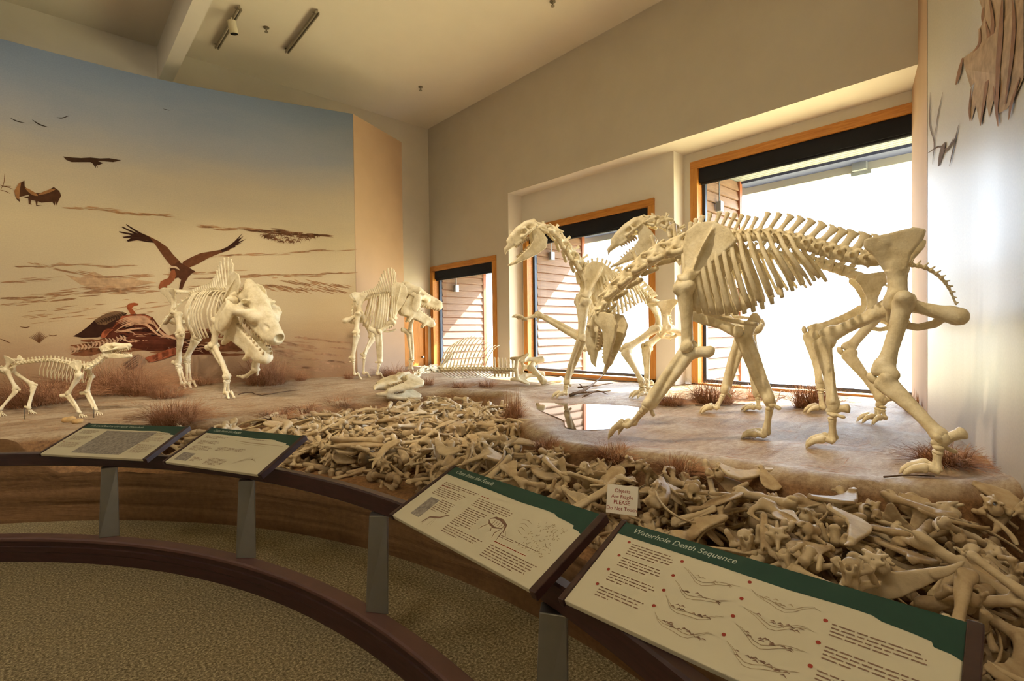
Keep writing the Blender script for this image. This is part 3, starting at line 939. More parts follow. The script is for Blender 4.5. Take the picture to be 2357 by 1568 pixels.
# ---- limb bones: z runs from the upper joint (0) to the lower joint (L); x forward, y outward
def _femur(h=0.010):
    f = U([chain([(0.0, 0, 0.03), (-0.005, 0, 0.20), (0.0, 0, 0.36), (0, 0, 0.50)], [0.056, 0.044, 0.043, 0.056]),
           ell((0, -0.062, 0.0), (0.046, 0.046, 0.046)), cap((0, -0.045, 0.005), (0, 0.0, 0.04), 0.036, 0.045),
           ell((-0.02, 0.052, 0.01), (0.042, 0.036, 0.065)), ell((-0.01, 0.045, 0.20), (0.022, 0.026, 0.05)),
           ell((-0.035, -0.036, 0.53), (0.050, 0.034, 0.048)), ell((-0.035, 0.036, 0.53), (0.050, 0.034, 0.048)),
           cap((0.035, -0.022, 0.47), (0.045, -0.022, 0.53), 0.026, 0.022), cap((0.035, 0.022, 0.47), (0.045, 0.022, 0.53), 0.026, 0.022)], 0.035)
    return S(f, [ell((-0.07, 0, 0.55), (0.04, 0.012, 0.05)), ell((0.085, 0, 0.51), (0.035, 0.012, 0.06))], 0.012)
bone('femur', _femur(), 0.0105, 0.55)
def _tibia():
    f = U([cap((-0.01, -0.038, 0.012), (-0.01, 0.038, 0.012), 0.036), chain([(0.005, 0, 0.03), (0.0, 0, 0.18), (0.0, 0, 0.32), (0, 0, 0.40)], [0.052, 0.039, 0.034, 0.040]),
           chain([(0.052, 0, 0.02), (0.045, 0, 0.07), (0.022, 0, 0.19)], [0.024, 0.022, 0.014]), ell((0, 0, 0.405), (0.036, 0.048, 0.026))], 0.03)
    fib = chain([(-0.030, 0.052, 0.02), (-0.028, 0.050, 0.10), (-0.022, 0.040, 0.25), (-0.006, 0.046, 0.40)], [0.017, 0.009, 0.0085, 0.018])
    return S(U([f, fib], 0.006), [ell((0, 0, 0.435), (0.02, 0.022, 0.02))], 0.01)
bone('tibia', _tibia(), 0.0095, 0.42)
def _humerus():
    f = U([chain([(0, 0, 0.03), (-0.01, 0, 0.14), (-0.005, 0, 0.30), (0, 0, 0.44)], [0.058, 0.050, 0.042, 0.046]),
           ell((-0.040, -0.012, 0.02), (0.052, 0.052, 0.048)), ell((0.045, 0.030, 0.0), (0.036, 0.042, 0.058)), ell((0.045, -0.04, 0.03), (0.028, 0.028, 0.04)),
           chain([(0.045, 0.035, 0.06), (0.040, 0.036, 0.16), (0.018, 0.020, 0.27)], [0.026, 0.024, 0.012]),
           cap((0.004, -0.050, 0.465), (0.004, 0.050, 0.465), 0.034), ell((-0.03, 0.05, 0.45), (0.03, 0.02, 0.035)), ell((-0.03, -0.05, 0.45), (0.03, 0.02, 0.035))], 0.035)
    return S(f, [ell((-0.055, 0, 0.45), (0.032, 0.02, 0.045)), cap((0.05, 0.014, 0.42), (0.05, 0.014, 0.51), 0.014), cap((0.055, 0.01, -0.06), (0.06, 0.004, 0.04), 0.014)], 0.014)
bone('humerus', _humerus(), 0.010, 0.48)
def _ulna():
    rad = chain([(0.018, 0, 0.015), (0.026, 0, 0.10), (0.032, 0.004, 0.26), (0.020, 0, 0.42), (0.012, 0, 0.475)], [0.042, 0.034, 0.032, 0.038, 0.044])
    ul = chain([(-0.135, 0, -0.055), (-0.085, 0, -0.03), (-0.035, 0.0, 0.02), (-0.034, 0.008, 0.16), (-0.026, 0.024, 0.32), (-0.018, 0.034, 0.455)], [0.038, 0.040, 0.042, 0.033, 0.023, 0.025])
    f = U([rad, ul, ell((-0.148, 0, -0.062), (0.036, 0.036, 0.042)), cap((0.008, -0.034, 0.47), (0.008, 0.034, 0.47), 0.032)], 0.016)
    return S(f, [cap((-0.005, -0.1, -0.018), (-0.005, 0.1, -0.018), 0.030)], 0.012)
bone('radius_ulna', _ulna(), 0.0095, 0.48)
bone('metapodial', S(U([chain([(0, 0, 0.01), (0, 0, 0.08), (0, 0, 0.15)], [0.024, 0.0165, 0.021]), ell((0, 0, 0.152), (0.026, 0.024, 0.022)), ell((0, 0, 0.006), (0.027, 0.025, 0.018))], 0.012), [], 0.01), 0.0065, 0.16)
bone('phalanx', U([cap((0, 0, 0.01), (0, 0, 0.07), 0.019, 0.015), ell((0, 0, 0.006), (0.022, 0.023, 0.016)), ell((0.004, 0, 0.076), (0.020, 0.021, 0.017))], 0.01), 0.006, 0.08)
bone('claw', S(U([chain([(0, 0, 0.0), (0.010, 0, 0.04), (0.006, 0, 0.075), (-0.014, 0, 0.11)], [0.024, 0.021, 0.015, 0.006]), ell((-0.014, 0, 0.005), (0.018, 0.016, 0.018))], 0.012), [plate([(-0.02, 0.085), (0.03, 0.085), (0.03, 0.14), (-0.02, 0.14)], 1, -0.002, 0.002, 0.001)], 0.004), 0.0058, 0.11)
bone('calcaneus', U([chain([(0, 0, 0), (0.004, 0, 0.08), (0.0, 0, 0.15)], [0.042, 0.028, 0.032]), ell((0, 0, 0.165), (0.036, 0.030, 0.026)), ell((0.03, 0.02, 0.0), (0.03, 0.04, 0.035))], 0.02), 0.009, 0.17)
bone('astragalus', S(U([ell((0, -0.022, 0), (0.038, 0.022, 0.036)), ell((0, 0.022, 0), (0.038, 0.022, 0.036)), ell((0.012, 0, 0.035), (0.034, 0.036, 0.022))], 0.012), [cap((0.04, 0, -0.045), (-0.04, 0, -0.045), 0.020)], 0.008), 0.008, 0.07)
_cp = []
for (x, y, z, r) in ((0.005, -0.030, 0.0, 0.026), (0.005, 0.014, -0.004, 0.029), (-0.012, 0.046, 0.004, 0.020), (0.0, -0.036, 0.040, 0.021), (0.004, -0.002, 0.042, 0.024), (0.0, 0.034, 0.040, 0.023)):
    _cp.append(ell((x, y, z), (r*1.1, r, r*0.85)))
bone('carpals', U(_cp + [cap((-0.03, 0.03, 0.0), (-0.065, 0.03, 0.012), 0.016, 0.018)], 0.007), 0.007, 0.06, 0.001)
bone('patella', ell((0, 0, 0), (0.026, 0.036, 0.045)), 0.009, 0.09)
# ---- scapula: z from the joint (0) up to the top edge (L); x forward, y outward
def _scap():
    bl = plate([(-0.03, 0.05), (0.035, 0.05), (0.05, 0.14), (0.125, 0.28), (0.150, 0.42), (0.115, 0.53), (0.02, 0.585), (-0.085, 0.57), (-0.155, 0.50), (-0.115, 0.36), (-0.060, 0.20)], 1,
               lambda P: 0.03*((P[:, 2]-0.2)/0.4)**2-0.012 + 0.35*(P[:, 0])**2, 0.004, 0.007)
    bl.bb = (np.array([-0.17, -0.06, 0.03]), np.array([0.165, 0.07, 0.605]))
    sp = plate([(-0.005, 0.09), (0.02, 0.12), (0.052, 0.30), (0.035, 0.44), (0.0, 0.55), (-0.02, 0.55)], 0, -0.004, 0.006, 0.004)
    def ridge(P):
        # blade-shaped crest along the outer face
        z = P[:, 2]; x0 = -0.012+0.10*(z-0.1)*0.4
        hgt = 0.060*np.sin(np.pi*np.clip((z-0.08)/0.48, 0, 1))**0.7
        base = 0.03*((z-0.2)/0.4)**2-0.012+0.35*P[:, 0]**2
        yy = P[:, 1]-base
        d = np.maximum(np.abs(P[:, 0]-x0)-(0.006+0.006*(yy < 0.01)), np.maximum(yy-hgt, -yy))
        return np.maximum(d, np.maximum(0.09-z, z-0.56))
    ridge.bb = bl.bb
    return S(U([bl, ridge, cap((0, 0, 0.02), (0, 0, 0.09), 0.040, 0.026), ell((0, 0, 0.0), (0.052, 0.036, 0.028)), ell((0.045, -0.004, 0.02), (0.022, 0.022, 0.024))], 0.018), [ell((-0.004, 0, -0.03), (0.042, 0.03, 0.022))], 0.008)
bone('scapula', _scap(), 0.0095, 0.56)
# ---- pelvis: x forward, y sideways, z up; acetabulum centres at (0, +-0.16, 0)
def _pelvis():
    wing = plate([(0.035, 0.04), (0.055, 0.17), (0.13, 0.30), (0.19, 0.36), (0.185, 0.40), (0.08, 0.425), (-0.06, 0.45), (-0.115, 0.43), (-0.105, 0.385), (-0.045, 0.29), (-0.030, 0.16), (-0.035, 0.04)], 1,
                 lambda P: 0.125+0.30*np.clip(P[:, 2]-0.16, 0, 0.3)+0.35*np.clip(-P[:, 0], -0.05, 0.2)*(P[:, 2] > 0.2), 0.007, 0.010)
    wing.bb = (np.array([-0.13, 0.06, 0.0]), np.array([0.21, 0.33, 0.47]))
    half = U([wing, ell((0, 0.15, 0.0), (0.075, 0.055, 0.075)), chain([(0.0, 0.14, 0.03), (0.01, 0.13, 0.14), (0.03, 0.14, 0.24)], [0.050, 0.032, 0.022]),
              chain([(0.0, 0.14, 0.0), (-0.13, 0.135, -0.04), (-0.25, 0.13, -0.075), (-0.31, 0.13, -0.09)], [0.050, 0.036, 0.046, 0.056]),
              chain([(0.02, 0.13, -0.03), (0.03, 0.06, -0.115), (0.0, 0.0, -0.15)], [0.036, 0.026, 0.028]),
              chain([(0.0, 0.01, -0.15), (-0.12, 0.015, -0.165), (-0.20, 0.05, -0.14), (-0.27, 0.12, -0.06)], [0.026, 0.024, 0.026, 0.032]),
              cap((0.10, 0.02, 0.385), (0.08, 0.16, 0.385), 0.032)], 0.03)
    half = S(half, [ell((0.0, 0.225, 0.0), (0.056, 0.045, 0.056))], 0.012)
    return mirror_y(half)
bone('pelvis', _pelvis(), 0.011, 0.5)
# ---- vertebrae: x forward, z up, one unit = centrum length
def _vert(cl, cr, tw, tz, zyg=1.0, drop=0.0):
    k = cl
    fs = [cap((-0.38*k, 0, 0), (0.38*k, 0, 0), cr*0.92, cr*0.92), ell((0.42*k, 0, 0), (0.16*k, cr*1.05, cr*1.02)), ell((-0.42*k, 0, 0), (0.12*k, cr*1.1, cr*1.08)),
          cap((-0.25*k, cr*0.6, cr*1.0), (0.25*k, cr*0.6, cr*1.0), cr*0.36), cap((-0.3*k, 0, cr*1.75), (0.3*k, 0, cr*1.65), cr*0.40),
          cap((0.30*k, cr*0.8, cr*1.25), (0.62*k*zyg, cr*0.95, cr*1.45), cr*0.32, cr*0.28), cap((-0.30*k, cr*0.75, cr*1.45), (-0.60*k*zyg, cr*0.85, cr*1.75), cr*0.32, cr*0.30),
          cap((0, cr*0.6, cr*0.5), (0.0+drop*k, tw, tz), cr*0.40, cr*0.30)]
    return S(mirror_y(U(fs, cr*0.5)), [cap((-k, 0, cr*1.15), (k, 0, cr*1.15), cr*0.36)], 0.006)
bone('cervical', U([_vert(0.11, 0.034, 0.085, -0.012, 1.15, 0.25), mirror_y(cap((0.04, 0.06, -0.02), (-0.05, 0.085, -0.035), 0.014, 0.018))], 0.02), 0.0085, 0.11)
bone('thoracic', _vert(0.075, 0.030, 0.058, 0.052), 0.0080, 0.075)
bone('lumbar', _vert(0.085, 0.036, 0.105, 0.02), 0.0088, 0.085)
bone('caudal', U([cap((-0.02, 0, 0), (0.02, 0, 0), 0.011), ell((0.024, 0, 0), (0.008, 0.014, 0.014)), ell((-0.024, 0, 0), (0.008, 0.014, 0.014)), mirror_y(cap((-0.01, 0.0, 0), (-0.02, 0.028, 0.004), 0.007)), cap((0, 0, 0), (-0.02, 0, 0.028), 0.007)], 0.008), 0.0045, 0.05)
bone('atlas', U([mirror_y(U([ell((0, 0.045, 0), (0.05, 0.03, 0.034)), plate([(-0.06, 0.05), (0.03, 0.04), (0.045, 0.10), (0.0, 0.125), (-0.07, 0.11)], 2, -0.006, 0.006, 0.006)], 0.02)), cap((0, -0.04, 0.036), (0, 0.04, 0.036), 0.016), cap((0, -0.04, -0.032), (0, 0.04, -0.032), 0.018)], 0.02), 0.0085, 0.1)
bone('spine_thin', U([plate([(-0.017, 0.0), (0.017, 0.0), (0.011, 0.45), (0.012, 0.7), (0.018, 0.96), (0.008, 1.0), (-0.014, 0.98), (-0.018, 0.92), (-0.013, 0.7), (-0.012, 0.45)], 1, -0.005, 0.005, 0.005)], 0.01), 0.0115, 1.0, 0)
# skull of the clawed browser: x forward from the occiput (0) to the snout, z up
def _skull():
    top = chain([(0.0, 0, 0.05), (0.10, 0, 0.085), (0.22, 0, 0.075), (0.34, 0, 0.055), (0.44, 0, 0.035)], [0.040, 0.060, 0.062, 0.048, 0.022])
    f = U([top, ell((0.05, 0, 0.04), (0.07, 0.062, 0.062)), ell((0.30, 0, 0.005), (0.15, 0.052, 0.058)), ell((0.42, 0, -0.02), (0.10, 0.032, 0.034)), chain([(0.45, 0, -0.02), (0.51, 0, -0.045), (0.535, 0, -0.075)], [0.026, 0.018, 0.008]),
           mirror_y(chain([(0.02, 0.06, 0.025), (0.07, 0.100, 0.01), (0.16, 0.103, -0.005), (0.24, 0.07, -0.01)], [0.018, 0.015, 0.017, 0.026])),
           mirror_y(chain([(0.15, 0.10, 0.0), (0.165, 0.080, 0.065)], [0.012, 0.018])), mirror_y(cap((0.02, 0.05, 0.0), (0.03, 0.055, -0.045), 0.02, 0.012)),
           ell((-0.015, 0, -0.005), (0.03, 0.04, 0.025)), cap((-0.012, 0, 0.10), (0.06, 0, 0.11), 0.018, 0.014), mirror_y(cap((0.2, 0.045, -0.045), (0.36, 0.034, -0.05), 0.015, 0.012))], 0.026)
    return S(f, [mirror_y(ell((0.205, 0.088, 0.035), (0.038, 0.05, 0.032))), mirror_y(ell((0.085, 0.078, 0.045), (0.055, 0.030, 0.042))), ell((0.47, 0, 0.03), (0.055, 0.018, 0.03))], 0.012)
bone('skull', _skull(), 0.0088, 0.52)
def _jaw():
    ram = plate([(-0.035, 0.15), (0.015, 0.155), (0.06, 0.10), (0.10, 0.03), (0.18, 0.0), (0.40, -0.015), (0.42, -0.045), (0.28, -0.085), (0.14, -0.12), (0.03, -0.125), (-0.05, -0.06), (-0.055, 0.04)], 1, lambda P: 0.075-0.13*np.clip(P[:, 0]-0.05, 0, 0.35), 0.007, 0.009)
    ram.bb = (np.array([-0.08, 0.0, -0.14]), np.array([0.45, 0.12, 0.18]))
    h = U([ram, ell((-0.01, 0.078, 0.155), (0.022, 0.032, 0.016))], 0.015)
    return U([mirror_y(h), chain([(0.36, 0, -0.035), (0.43, 0, -0.03), (0.50, 0, -0.012), (0.53, 0, 0.0)], [0.030, 0.026, 0.016, 0.008])], 0.02)
bone('jaw', _jaw(), 0.0088, 0.52)
# skull of the giant pig-like animal
def _eskull():
    top = chain([(-0.02, 0, 0.13), (0.08, 0, 0.125), (0.22, 0, 0.10), (0.40, 0, 0.06), (0.60, 0, 0.03), (0.72, 0, 0.015)], [0.045, 0.058, 0.086, 0.066, 0.060, 0.050])
    f = U([top, ell((0.06, 0, 0.05), (0.10, 0.075, 0.08)), ell((0.44, 0, -0.01), (0.26, 0.064, 0.085)), ell((0.68, 0, -0.02), (0.085, 0.070, 0.060)),
           mirror_y(chain([(0.0, 0.09, 0.05), (0.08, 0.165, 0.03), (0.20, 0.185, 0.02), (0.30, 0.15, 0.03)], [0.03, 0.026, 0.030, 0.040])),
           mirror_y(ell((0.22, 0.20, -0.085), (0.085, 0.034, 0.130))), mirror_y(chain([(0.25, 0.15, 0.03), (0.24, 0.12, 0.105)], [0.024, 0.026])),
           mirror_y(chain([(0.30, 0.14, 0.05), (0.42, 0.08, 0.03)], [0.045, 0.05])), cap((-0.05, 0, 0.17), (0.10, 0, 0.165), 0.022, 0.02), mirror_y(cap((0.3, 0.06, -0.06), (0.64, 0.05, -0.05), 0.020, 0.018))], 0.035)
    return S(f, [mirror_y(ell((0.285, 0.135, 0.085), (0.050, 0.065, 0.044))), mirror_y(ell((0.12, 0.125, 0.075), (0.095, 0.055, 0.080))), ell((0.75, 0, 0.02), (0.05, 0.035, 0.03)), mirror_y(ell((0.60, 0.06, 0.045), (0.05, 0.02, 0.015)))], 0.014)
bone('boar_skull', _eskull(), 0.012, 0.76)
def _ejaw():
    ram = plate([(-0.03, 0.20), (0.03, 0.20), (0.10, 0.10), (0.18, 0.045), (0.60, 0.03), (0.64, -0.01), (0.60, -0.065), (0.40, -0.075), (0.20, -0.10), (0.05, -0.13), (-0.05, -0.06), (-0.06, 0.06)], 1, lambda P: 0.145-0.19*np.clip(P[:, 0], 0, 0.6), 0.012, 0.013)
    ram.bb = (np.array([-0.09, 0.0, -0.16]), np.array([0.68, 0.2, 0.23]))
    h = U([ram, ell((0.0, 0.15, 0.20), (0.03, 0.045, 0.022)), cap((0.20, 0.10, -0.07), (0.19, 0.13, -0.17), 0.035, 0.026), cap((0.50, 0.05, -0.05), (0.49, 0.065, -0.13), 0.030, 0.024), ell((0.02, 0.15, -0.10), (0.07, 0.02, 0.05))], 0.025)
    return U([mirror_y(h), ell((0.62, 0, -0.015), (0.075, 0.062, 0.05)), cap((0.4, -0.04, -0.03), (0.6, 0, -0.03), 0.035), cap((0.4, 0.04, -0.03), (0.6, 0, -0.03), 0.035)], 0.03)
bone('boar_jaw', _ejaw(), 0.012, 0.70)
# skull of the dog-like hunter
def _dskull():
    f = U([chain([(0, 0, 0.035), (0.06, 0, 0.05), (0.13, 0, 0.045), (0.20, 0, 0.022), (0.27, 0, 0.012)], [0.020, 0.034, 0.032, 0.024, 0.019]), ell((0.05, 0, 0.025), (0.06, 0.040, 0.036)), ell((0.21, 0, 0.0), (0.08, 0.03, 0.026)),
           mirror_y(chain([(0.02, 0.035, 0.01), (0.06, 0.062, 0.004), (0.12, 0.060, 0.004), (0.155, 0.035, 0.006)], [0.009, 0.008, 0.009, 0.014])), cap((-0.02, 0, 0.06), (0.07, 0, 0.085), 0.010, 0.008), mirror_y(cap((0.135, 0.03, 0.04), (0.13, 0.045, 0.035), 0.010, 0.006)), mirror_y(cap((0.255, 0.018, -0.012), (0.258, 0.019, -0.042), 0.008, 0.003))], 0.014)
    return S(f, [mirror_y(ell((0.115, 0.045, 0.026), (0.026, 0.022, 0.018))), mirror_y(ell((0.06, 0.048, 0.03), (0.03, 0.014, 0.02))), ell((0.285, 0, 0.018), (0.016, 0.012, 0.010))], 0.006)
bone('dog_skull', _dskull(), 0.0050, 0.28)
def _djaw():
    ram = plate([(-0.01, 0.035), (0.02, 0.065), (0.05, 0.05), (0.06, 0.01), (0.21, 0.004), (0.225, -0.012), (0.12, -0.034), (0.04, -0.036), (-0.015, -0.02)], 1, lambda P: 0.047-0.17*np.clip(P[:, 0], 0, 0.25), 0.003, 0.005)
    ram.bb = (np.array([-0.03, 0.0, -0.045]), np.array([0.24, 0.06, 0.075]))
    return U([mirror_y(ram), cap((0.19, 0, -0.008), (0.225, 0, -0.002), 0.014, 0.011), mirror_y(cap((0.213, 0.012, 0.0), (0.218, 0.014, 0.028), 0.006, 0.002))], 0.01)
bone('dog_jaw', _djaw(), 0.0050, 0.25)
bone('tooth', U([ell((0, 0, 0), (0.5, 0.42, 0.5)), ell((0, 0, -0.4), (0.3, 0.3, 0.4))], 0.2), 0.2, 1.0, 0)

Mb = Mat('cast_bone', 0.5, 0.35)
vv = Mb.coord((1, 1, 1))
nb1 = Mb.noise(vv, 9, 5, 0.6)
nb2 = Mb.noise(vv, 60, 4, 0.65)
cb = Mb.ramp(nb1, [(0.30, srgb(204, 184, 140)), (0.52, srgb(230, 214, 176)), (0.75, srgb(240, 228, 198))])
Mb.color(Mb.mix(0.13, cb, Mb.ramp(nb2, [(0.32, srgb(150, 122, 82)), (0.6, srgb(236, 222, 188))])))
Mb.bump(nb2, 0.30, 0.008)
M_bone = Mb.m
Mt = Mat('cast_teeth', 0.35, 0.4)
Mt.color(Mt.ramp(Mt.noise(Mt.coord(), 40, 3), [(0.3, srgb(150, 116, 74)), (0.7, srgb(226, 206, 166))]))
M_teeth = Mt.m
M_rod = plain('support_rod', srgb(96, 88, 74), 0.4, 0.5, 0.6)

def frame(z, x):
    z = np.array(z, float); z = z/np.linalg.norm(z)
    x = np.array(x, float); x = x-z*(x@z)
    nx = np.linalg.norm(x)
    if nx < 1e-6:
        x = np.cross(z, (0.3, 0.5, 0.8)); nx = np.linalg.norm(x)
    x = x/nx
    return np.stack([x, np.cross(z, x), z], 1)
def put(lib, origin, R, scale=(1, 1, 1), flip=False, name=None, parent=None, mat=None, extra=None):
    V, Fq, L = (LIBC if min(scale) < 0.6 else LIB)[lib]
    s = np.array(scale, float)
    if flip: s = s*np.array([1, -1, 1])
    W = (V*s)@R.T + np.array(origin, float)
    Q = Fq[:, ::-1] if flip else Fq
    if extra is not None:
        for (W2, Q2) in extra:
            Q = np.concatenate([Q, Q2+len(W)]); W = np.concatenate([W, W2])
    me = np_mesh(name or lib, W, Q)
    return from_mesh(name or lib, me, mat or M_bone, parent, True)
def np_mesh(name, W, Q):
    me = bpy.data.meshes.new(name)
    me.vertices.add(len(W)); me.vertices.foreach_set('co', np.asarray(W, np.float32).ravel())
    me.loops.add(Q.size); me.loops.foreach_set('vertex_index', np.asarray(Q, np.int32).ravel())
    k = Q.shape[1]
    me.polygons.add(len(Q)); me.polygons.foreach_set('loop_start', np.arange(0, Q.size, k, dtype=np.int32))
    me.polygons.foreach_set('use_smooth', np.ones(len(Q), bool))
    me.update(calc_edges=True)
    return me
def limb(lib, p0, p1, xdir, w=1.0, flip=False, name=None, parent=None):
    p0, p1 = np.array(p0, float), np.array(p1, float)
    L = np.linalg.norm(p1-p0)
    sc = L/LIB[lib][2]
    return put(lib, p0, frame(p1-p0, xdir), (w, w, sc), flip, name, parent)
def swept(name, pts, wid, thk, side, parent, n=8, mat=None):
    """flattened tube (rib) along pts; wid along 'side', thk across"""
    pts = np.array(pts, float)
    d = np.gradient(pts, axis=0); d /= np.linalg.norm(d, axis=1)[:, None]
    side = np.array(side, float)
    if side.ndim == 1: side = np.tile(side, (len(pts), 1))
    a = side-d*(side*d).sum(1)[:, None]; a /= np.linalg.norm(a, axis=1)[:, None]
    b = np.cross(d, a)
    wid = np.broadcast_to(wid, len(pts)); thk = np.broadcast_to(thk, len(pts))
    an = np.linspace(0, 2*np.pi, n, endpoint=False)
    W = (pts[:, None]+np.cos(an)[None, :, None]*a[:, None]*wid[:, None, None]+np.sin(an)[None, :, None]*b[:, None]*thk[:, None, None]).reshape(-1, 3)
    Q = []
    for i in range(len(pts)-1):
        for k in range(n): Q.append((i*n+k, i*n+(k+1) % n, (i+1)*n+(k+1) % n, (i+1)*n+k))
    for i0, rev in ((0, True), (len(pts)-1, False)):
        r = [i0*n+k for k in range(n)]
        for k in range(1, n-2, 2):
            q = (r[0], r[k], r[k+1], r[k+2])
            Q.append(q[::-1] if rev else q)
    return from_mesh(name, np_mesh(name, W, np.array(Q)), mat or M_bone, parent, True)
def interp(P, t):
    """catmull curve through P sampled at parameters t in 0..1"""
    P = np.array(P, float)
    n = len(P)-1
    E = np.vstack([2*P[0]-P[1], P, 2*P[-1]-P[-2]])
    u = np.clip(np.array(t)*n, 0, n-1e-9)
    i = u.astype(int); f = (u-i)[:, None]
    p0, p1, p2, p3 = E[i], E[i+1], E[i+2], E[i+3]
    return 0.5*((2*p1)+(-p0+p2)*f+(2*p0-5*p1+4*p2-p3)*f*f+(-p0+3*p1-3*p2+p3)*f**3)
def arclen(P, n, grow=1.0):
    """n points evenly spaced along the curve through P, with tangents"""
    t = np.linspace(0, 1, 400)
    C_ = interp(P, t)
    s = np.r_[0, np.cumsum(np.linalg.norm(np.diff(C_, axis=0), axis=1))]
    q = np.cumsum(np.r_[0, np.linspace(1, grow, n-1)]); u = np.interp(q/q[-1]*s[-1], s, t)
    Q = interp(P, u)
    e = 1e-3
    T = interp(P, np.clip(u+e, 0, 1))-interp(P, np.clip(u-e, 0, 1))
    return Q, T/np.linalg.norm(T, axis=1)[:, None], s[-1]
# ================================================================== MOUNTED SKELETONS
class Skel:
    def __init__(s, name, o, d, label, cat='skeleton', group=None, basis=None):
        s.o = np.array([o[0], o[1], 0.0 if len(o) < 3 else o[2]])
        if basis is None:
            d = np.array([d[0], d[1], 0.0]); s.d = d/np.linalg.norm(d)
            s.n = np.array([-s.d[1], s.d[0], 0.0]); s.u = np.array([0, 0, 1.0])
        else:
            s.d, s.n, s.u = [np.array(b, float)/np.linalg.norm(b) for b in basis]
        s.root = empty(name, (s.o[0], s.o[1], gz(s.o[0], s.o[1])))
        tag(s.root, label, cat, group)
    def W(s, a, l, z): return s.o+s.d*a+s.n*l+s.u*z
    def px(s, x, y, l=0.0):
        """photo pixel -> point on the animal's mid plane shifted sideways by l"""
        r = ray(x, y); q = s.o+s.n*l
        return CAM+r*(s.n@(q-CAM))/(s.n@r)
    def lat(s, P): return float((np.array(P)-s.o)@s.n)
    def on_ground(s, x, y, up=0.0):
        z = 0.72
        for _ in range(14):
            p = atZ(x, y, z+up); z = 0.5*z+0.5*gz(p[0], p[1])
        return p
    # ---- backbone
    def column(s, P, n, lib, size, spine=None, spw=None, lean=0.3, name='vertebra', grow=1.0):
        Q, T, L = arclen(P, n, grow)
        stp = np.gradient(np.r_[0, np.cumsum(np.linalg.norm(np.diff(Q, axis=0), axis=1))])
        out = []
        for i in range(n):
            t = i/max(n-1, 1)
            x = -T[i]                                # points towards the head
            R = frame(s.u - x*(s.u@x), x)            # columns: x, y, z(up)
            k = (stp[i]/LIB[lib][2])*0.90
            w = size(t) if callable(size) else size
            extra = []
            if spine is not None:
                h, wd = spine(t), (spw(t) if spw else 1.0)
                V, Fq, _ = LIB['spine_thin']
                la = lean(t) if callable(lean) else lean
                c, sn = math.cos(la), math.sin(la)
                Rl = R@np.array([[c, 0, -sn], [0, 1, 0], [sn, 0, c]])
                fl = np.array([1.0*wd, 1.0*w, h])
                V2 = V.copy()
                V2[:, 0] *= 1+0.8*np.clip(V[:, 2]-0.55, 0, 1)*(1 if wd > 1.2 else 0.2)
                extra.append(((V2*fl)@Rl.T+Q[i]+R[:, 2]*0.040*w, Fq))
            put(lib, Q[i], R, (k, w, w), False, name, s.root, None, extra or None)
            out.append((Q[i], R))
        return out
    # ---- one pair of ribs on a vertebra
    def ribpair(s, Q, R, wid, length, sweep, rw=0.013, th=0.006, broad=1.0, curl=0.5, sides=(1, -1), forward=0.0):
        for sd in sides:
            u = np.linspace(0, 1, 12)
            l = wid*np.sin(np.pi*np.clip(0.08+u*0.62, 0, 1))**0.75*(1-curl*np.maximum(u-0.45, 0)**1.4)
            l[0] = 0.02
            pts = [Q+s.n*sd*l[k]+s.u*(0.02+0.035*math.sin(min(u[k]*9, math.pi))-length*u[k]**1.12)-s.d*(sweep*u[k]**0.9-forward*u[k]**2) for k in range(12)]
            wv = rw*(0.75+(broad-0.75)*u)*np.where(u > 0.97, 0.8, 1)
            swept('rib', pts, wv, th*np.ones(12)*(1+0.2*u), s.d, s.root, 8)
    # ---- limbs
    def toes(s, base, knuckle, fwd, k, n=3, side=1, claw=True, ml='metacarpal', drop=0.0):
        base, knuckle = np.array(base), np.array(knuckle)
        fwd = np.array(fwd, float); fwd /= np.linalg.norm(fwd)
        latv = np.cross(s.u, fwd); latv /= np.linalg.norm(latv)
        for j in range(n):
            f = (j-(n-1)/2)
            a = base+latv*f*0.030*k
            b = knuckle+latv*f*0.058*k-fwd*abs(f)*0.02*k
            zk = gz(b[0], b[1])
            limb('metapodial', a, b, fwd, 0.95*k*(1.0 if abs(f) < 0.6 else 0.86), False, ml, s.root)
            c = b+fwd*0.065*k+latv*f*0.012*k+np.array([0, 0, 0.012*k])
            e = c+fwd*0.045*k+latv*f*0.01*k
            if drop == 0.0:
                c[2] = max(gz(c[0], c[1])+0.022*k, c[2]); e[2] = gz(e[0], e[1])+0.02*k
            limb('phalanx', b, c, s.u, 1.0*k, False, 'phalanx', s.root)
            if claw:
                tip = c+fwd*0.105*k+latv*f*0.02*k
                tip[2] = (gz(tip[0], tip[1])+0.008) if drop == 0.0 else tip[2]-0.02*k
                limb('claw', c, tip, s.u, 1.05*k, False, 'claw', s.root)
            else:
                limb('phalanx', c, e, s.u, 0.85*k, False, 'phalanx', s.root)
    def fore(s, scap, sh, el, wr, kn, toe, side, k=1.0, w=1.0, sw=1.0, n=3, claw=True, grounded=True, fdir=None):
        """points (world). side +1 left, -1 right"""
        fl = side < 0
        if scap is not None:
            d = np.array(scap)-np.array(sh)
            put('scapula', np.array(sh)+d*0.05, frame(d, s.d), (sw, sw, np.linalg.norm(d)*0.95/LIB['scapula'][2]), fl, 'scapula', s.root)
        limb('humerus', sh, el, s.d, w, fl, 'humerus', s.root)
        limb('radius_ulna', el, wr, np.array(s.d)*1.0+s.u*0.2 if fdir is None else fdir, w, fl, 'radius_ulna', s.root)
        f = (np.array(toe)-np.array(kn)); f = f-s.u*(f@s.u)*(1 if grounded else 0)
        dd = np.array(kn)-np.array(wr); dd = dd/np.linalg.norm(dd)
        put('carpals', np.array(wr)+dd*0.016*k, frame(dd, f), (k*w, k*w, k), fl, 'carpals', s.root)
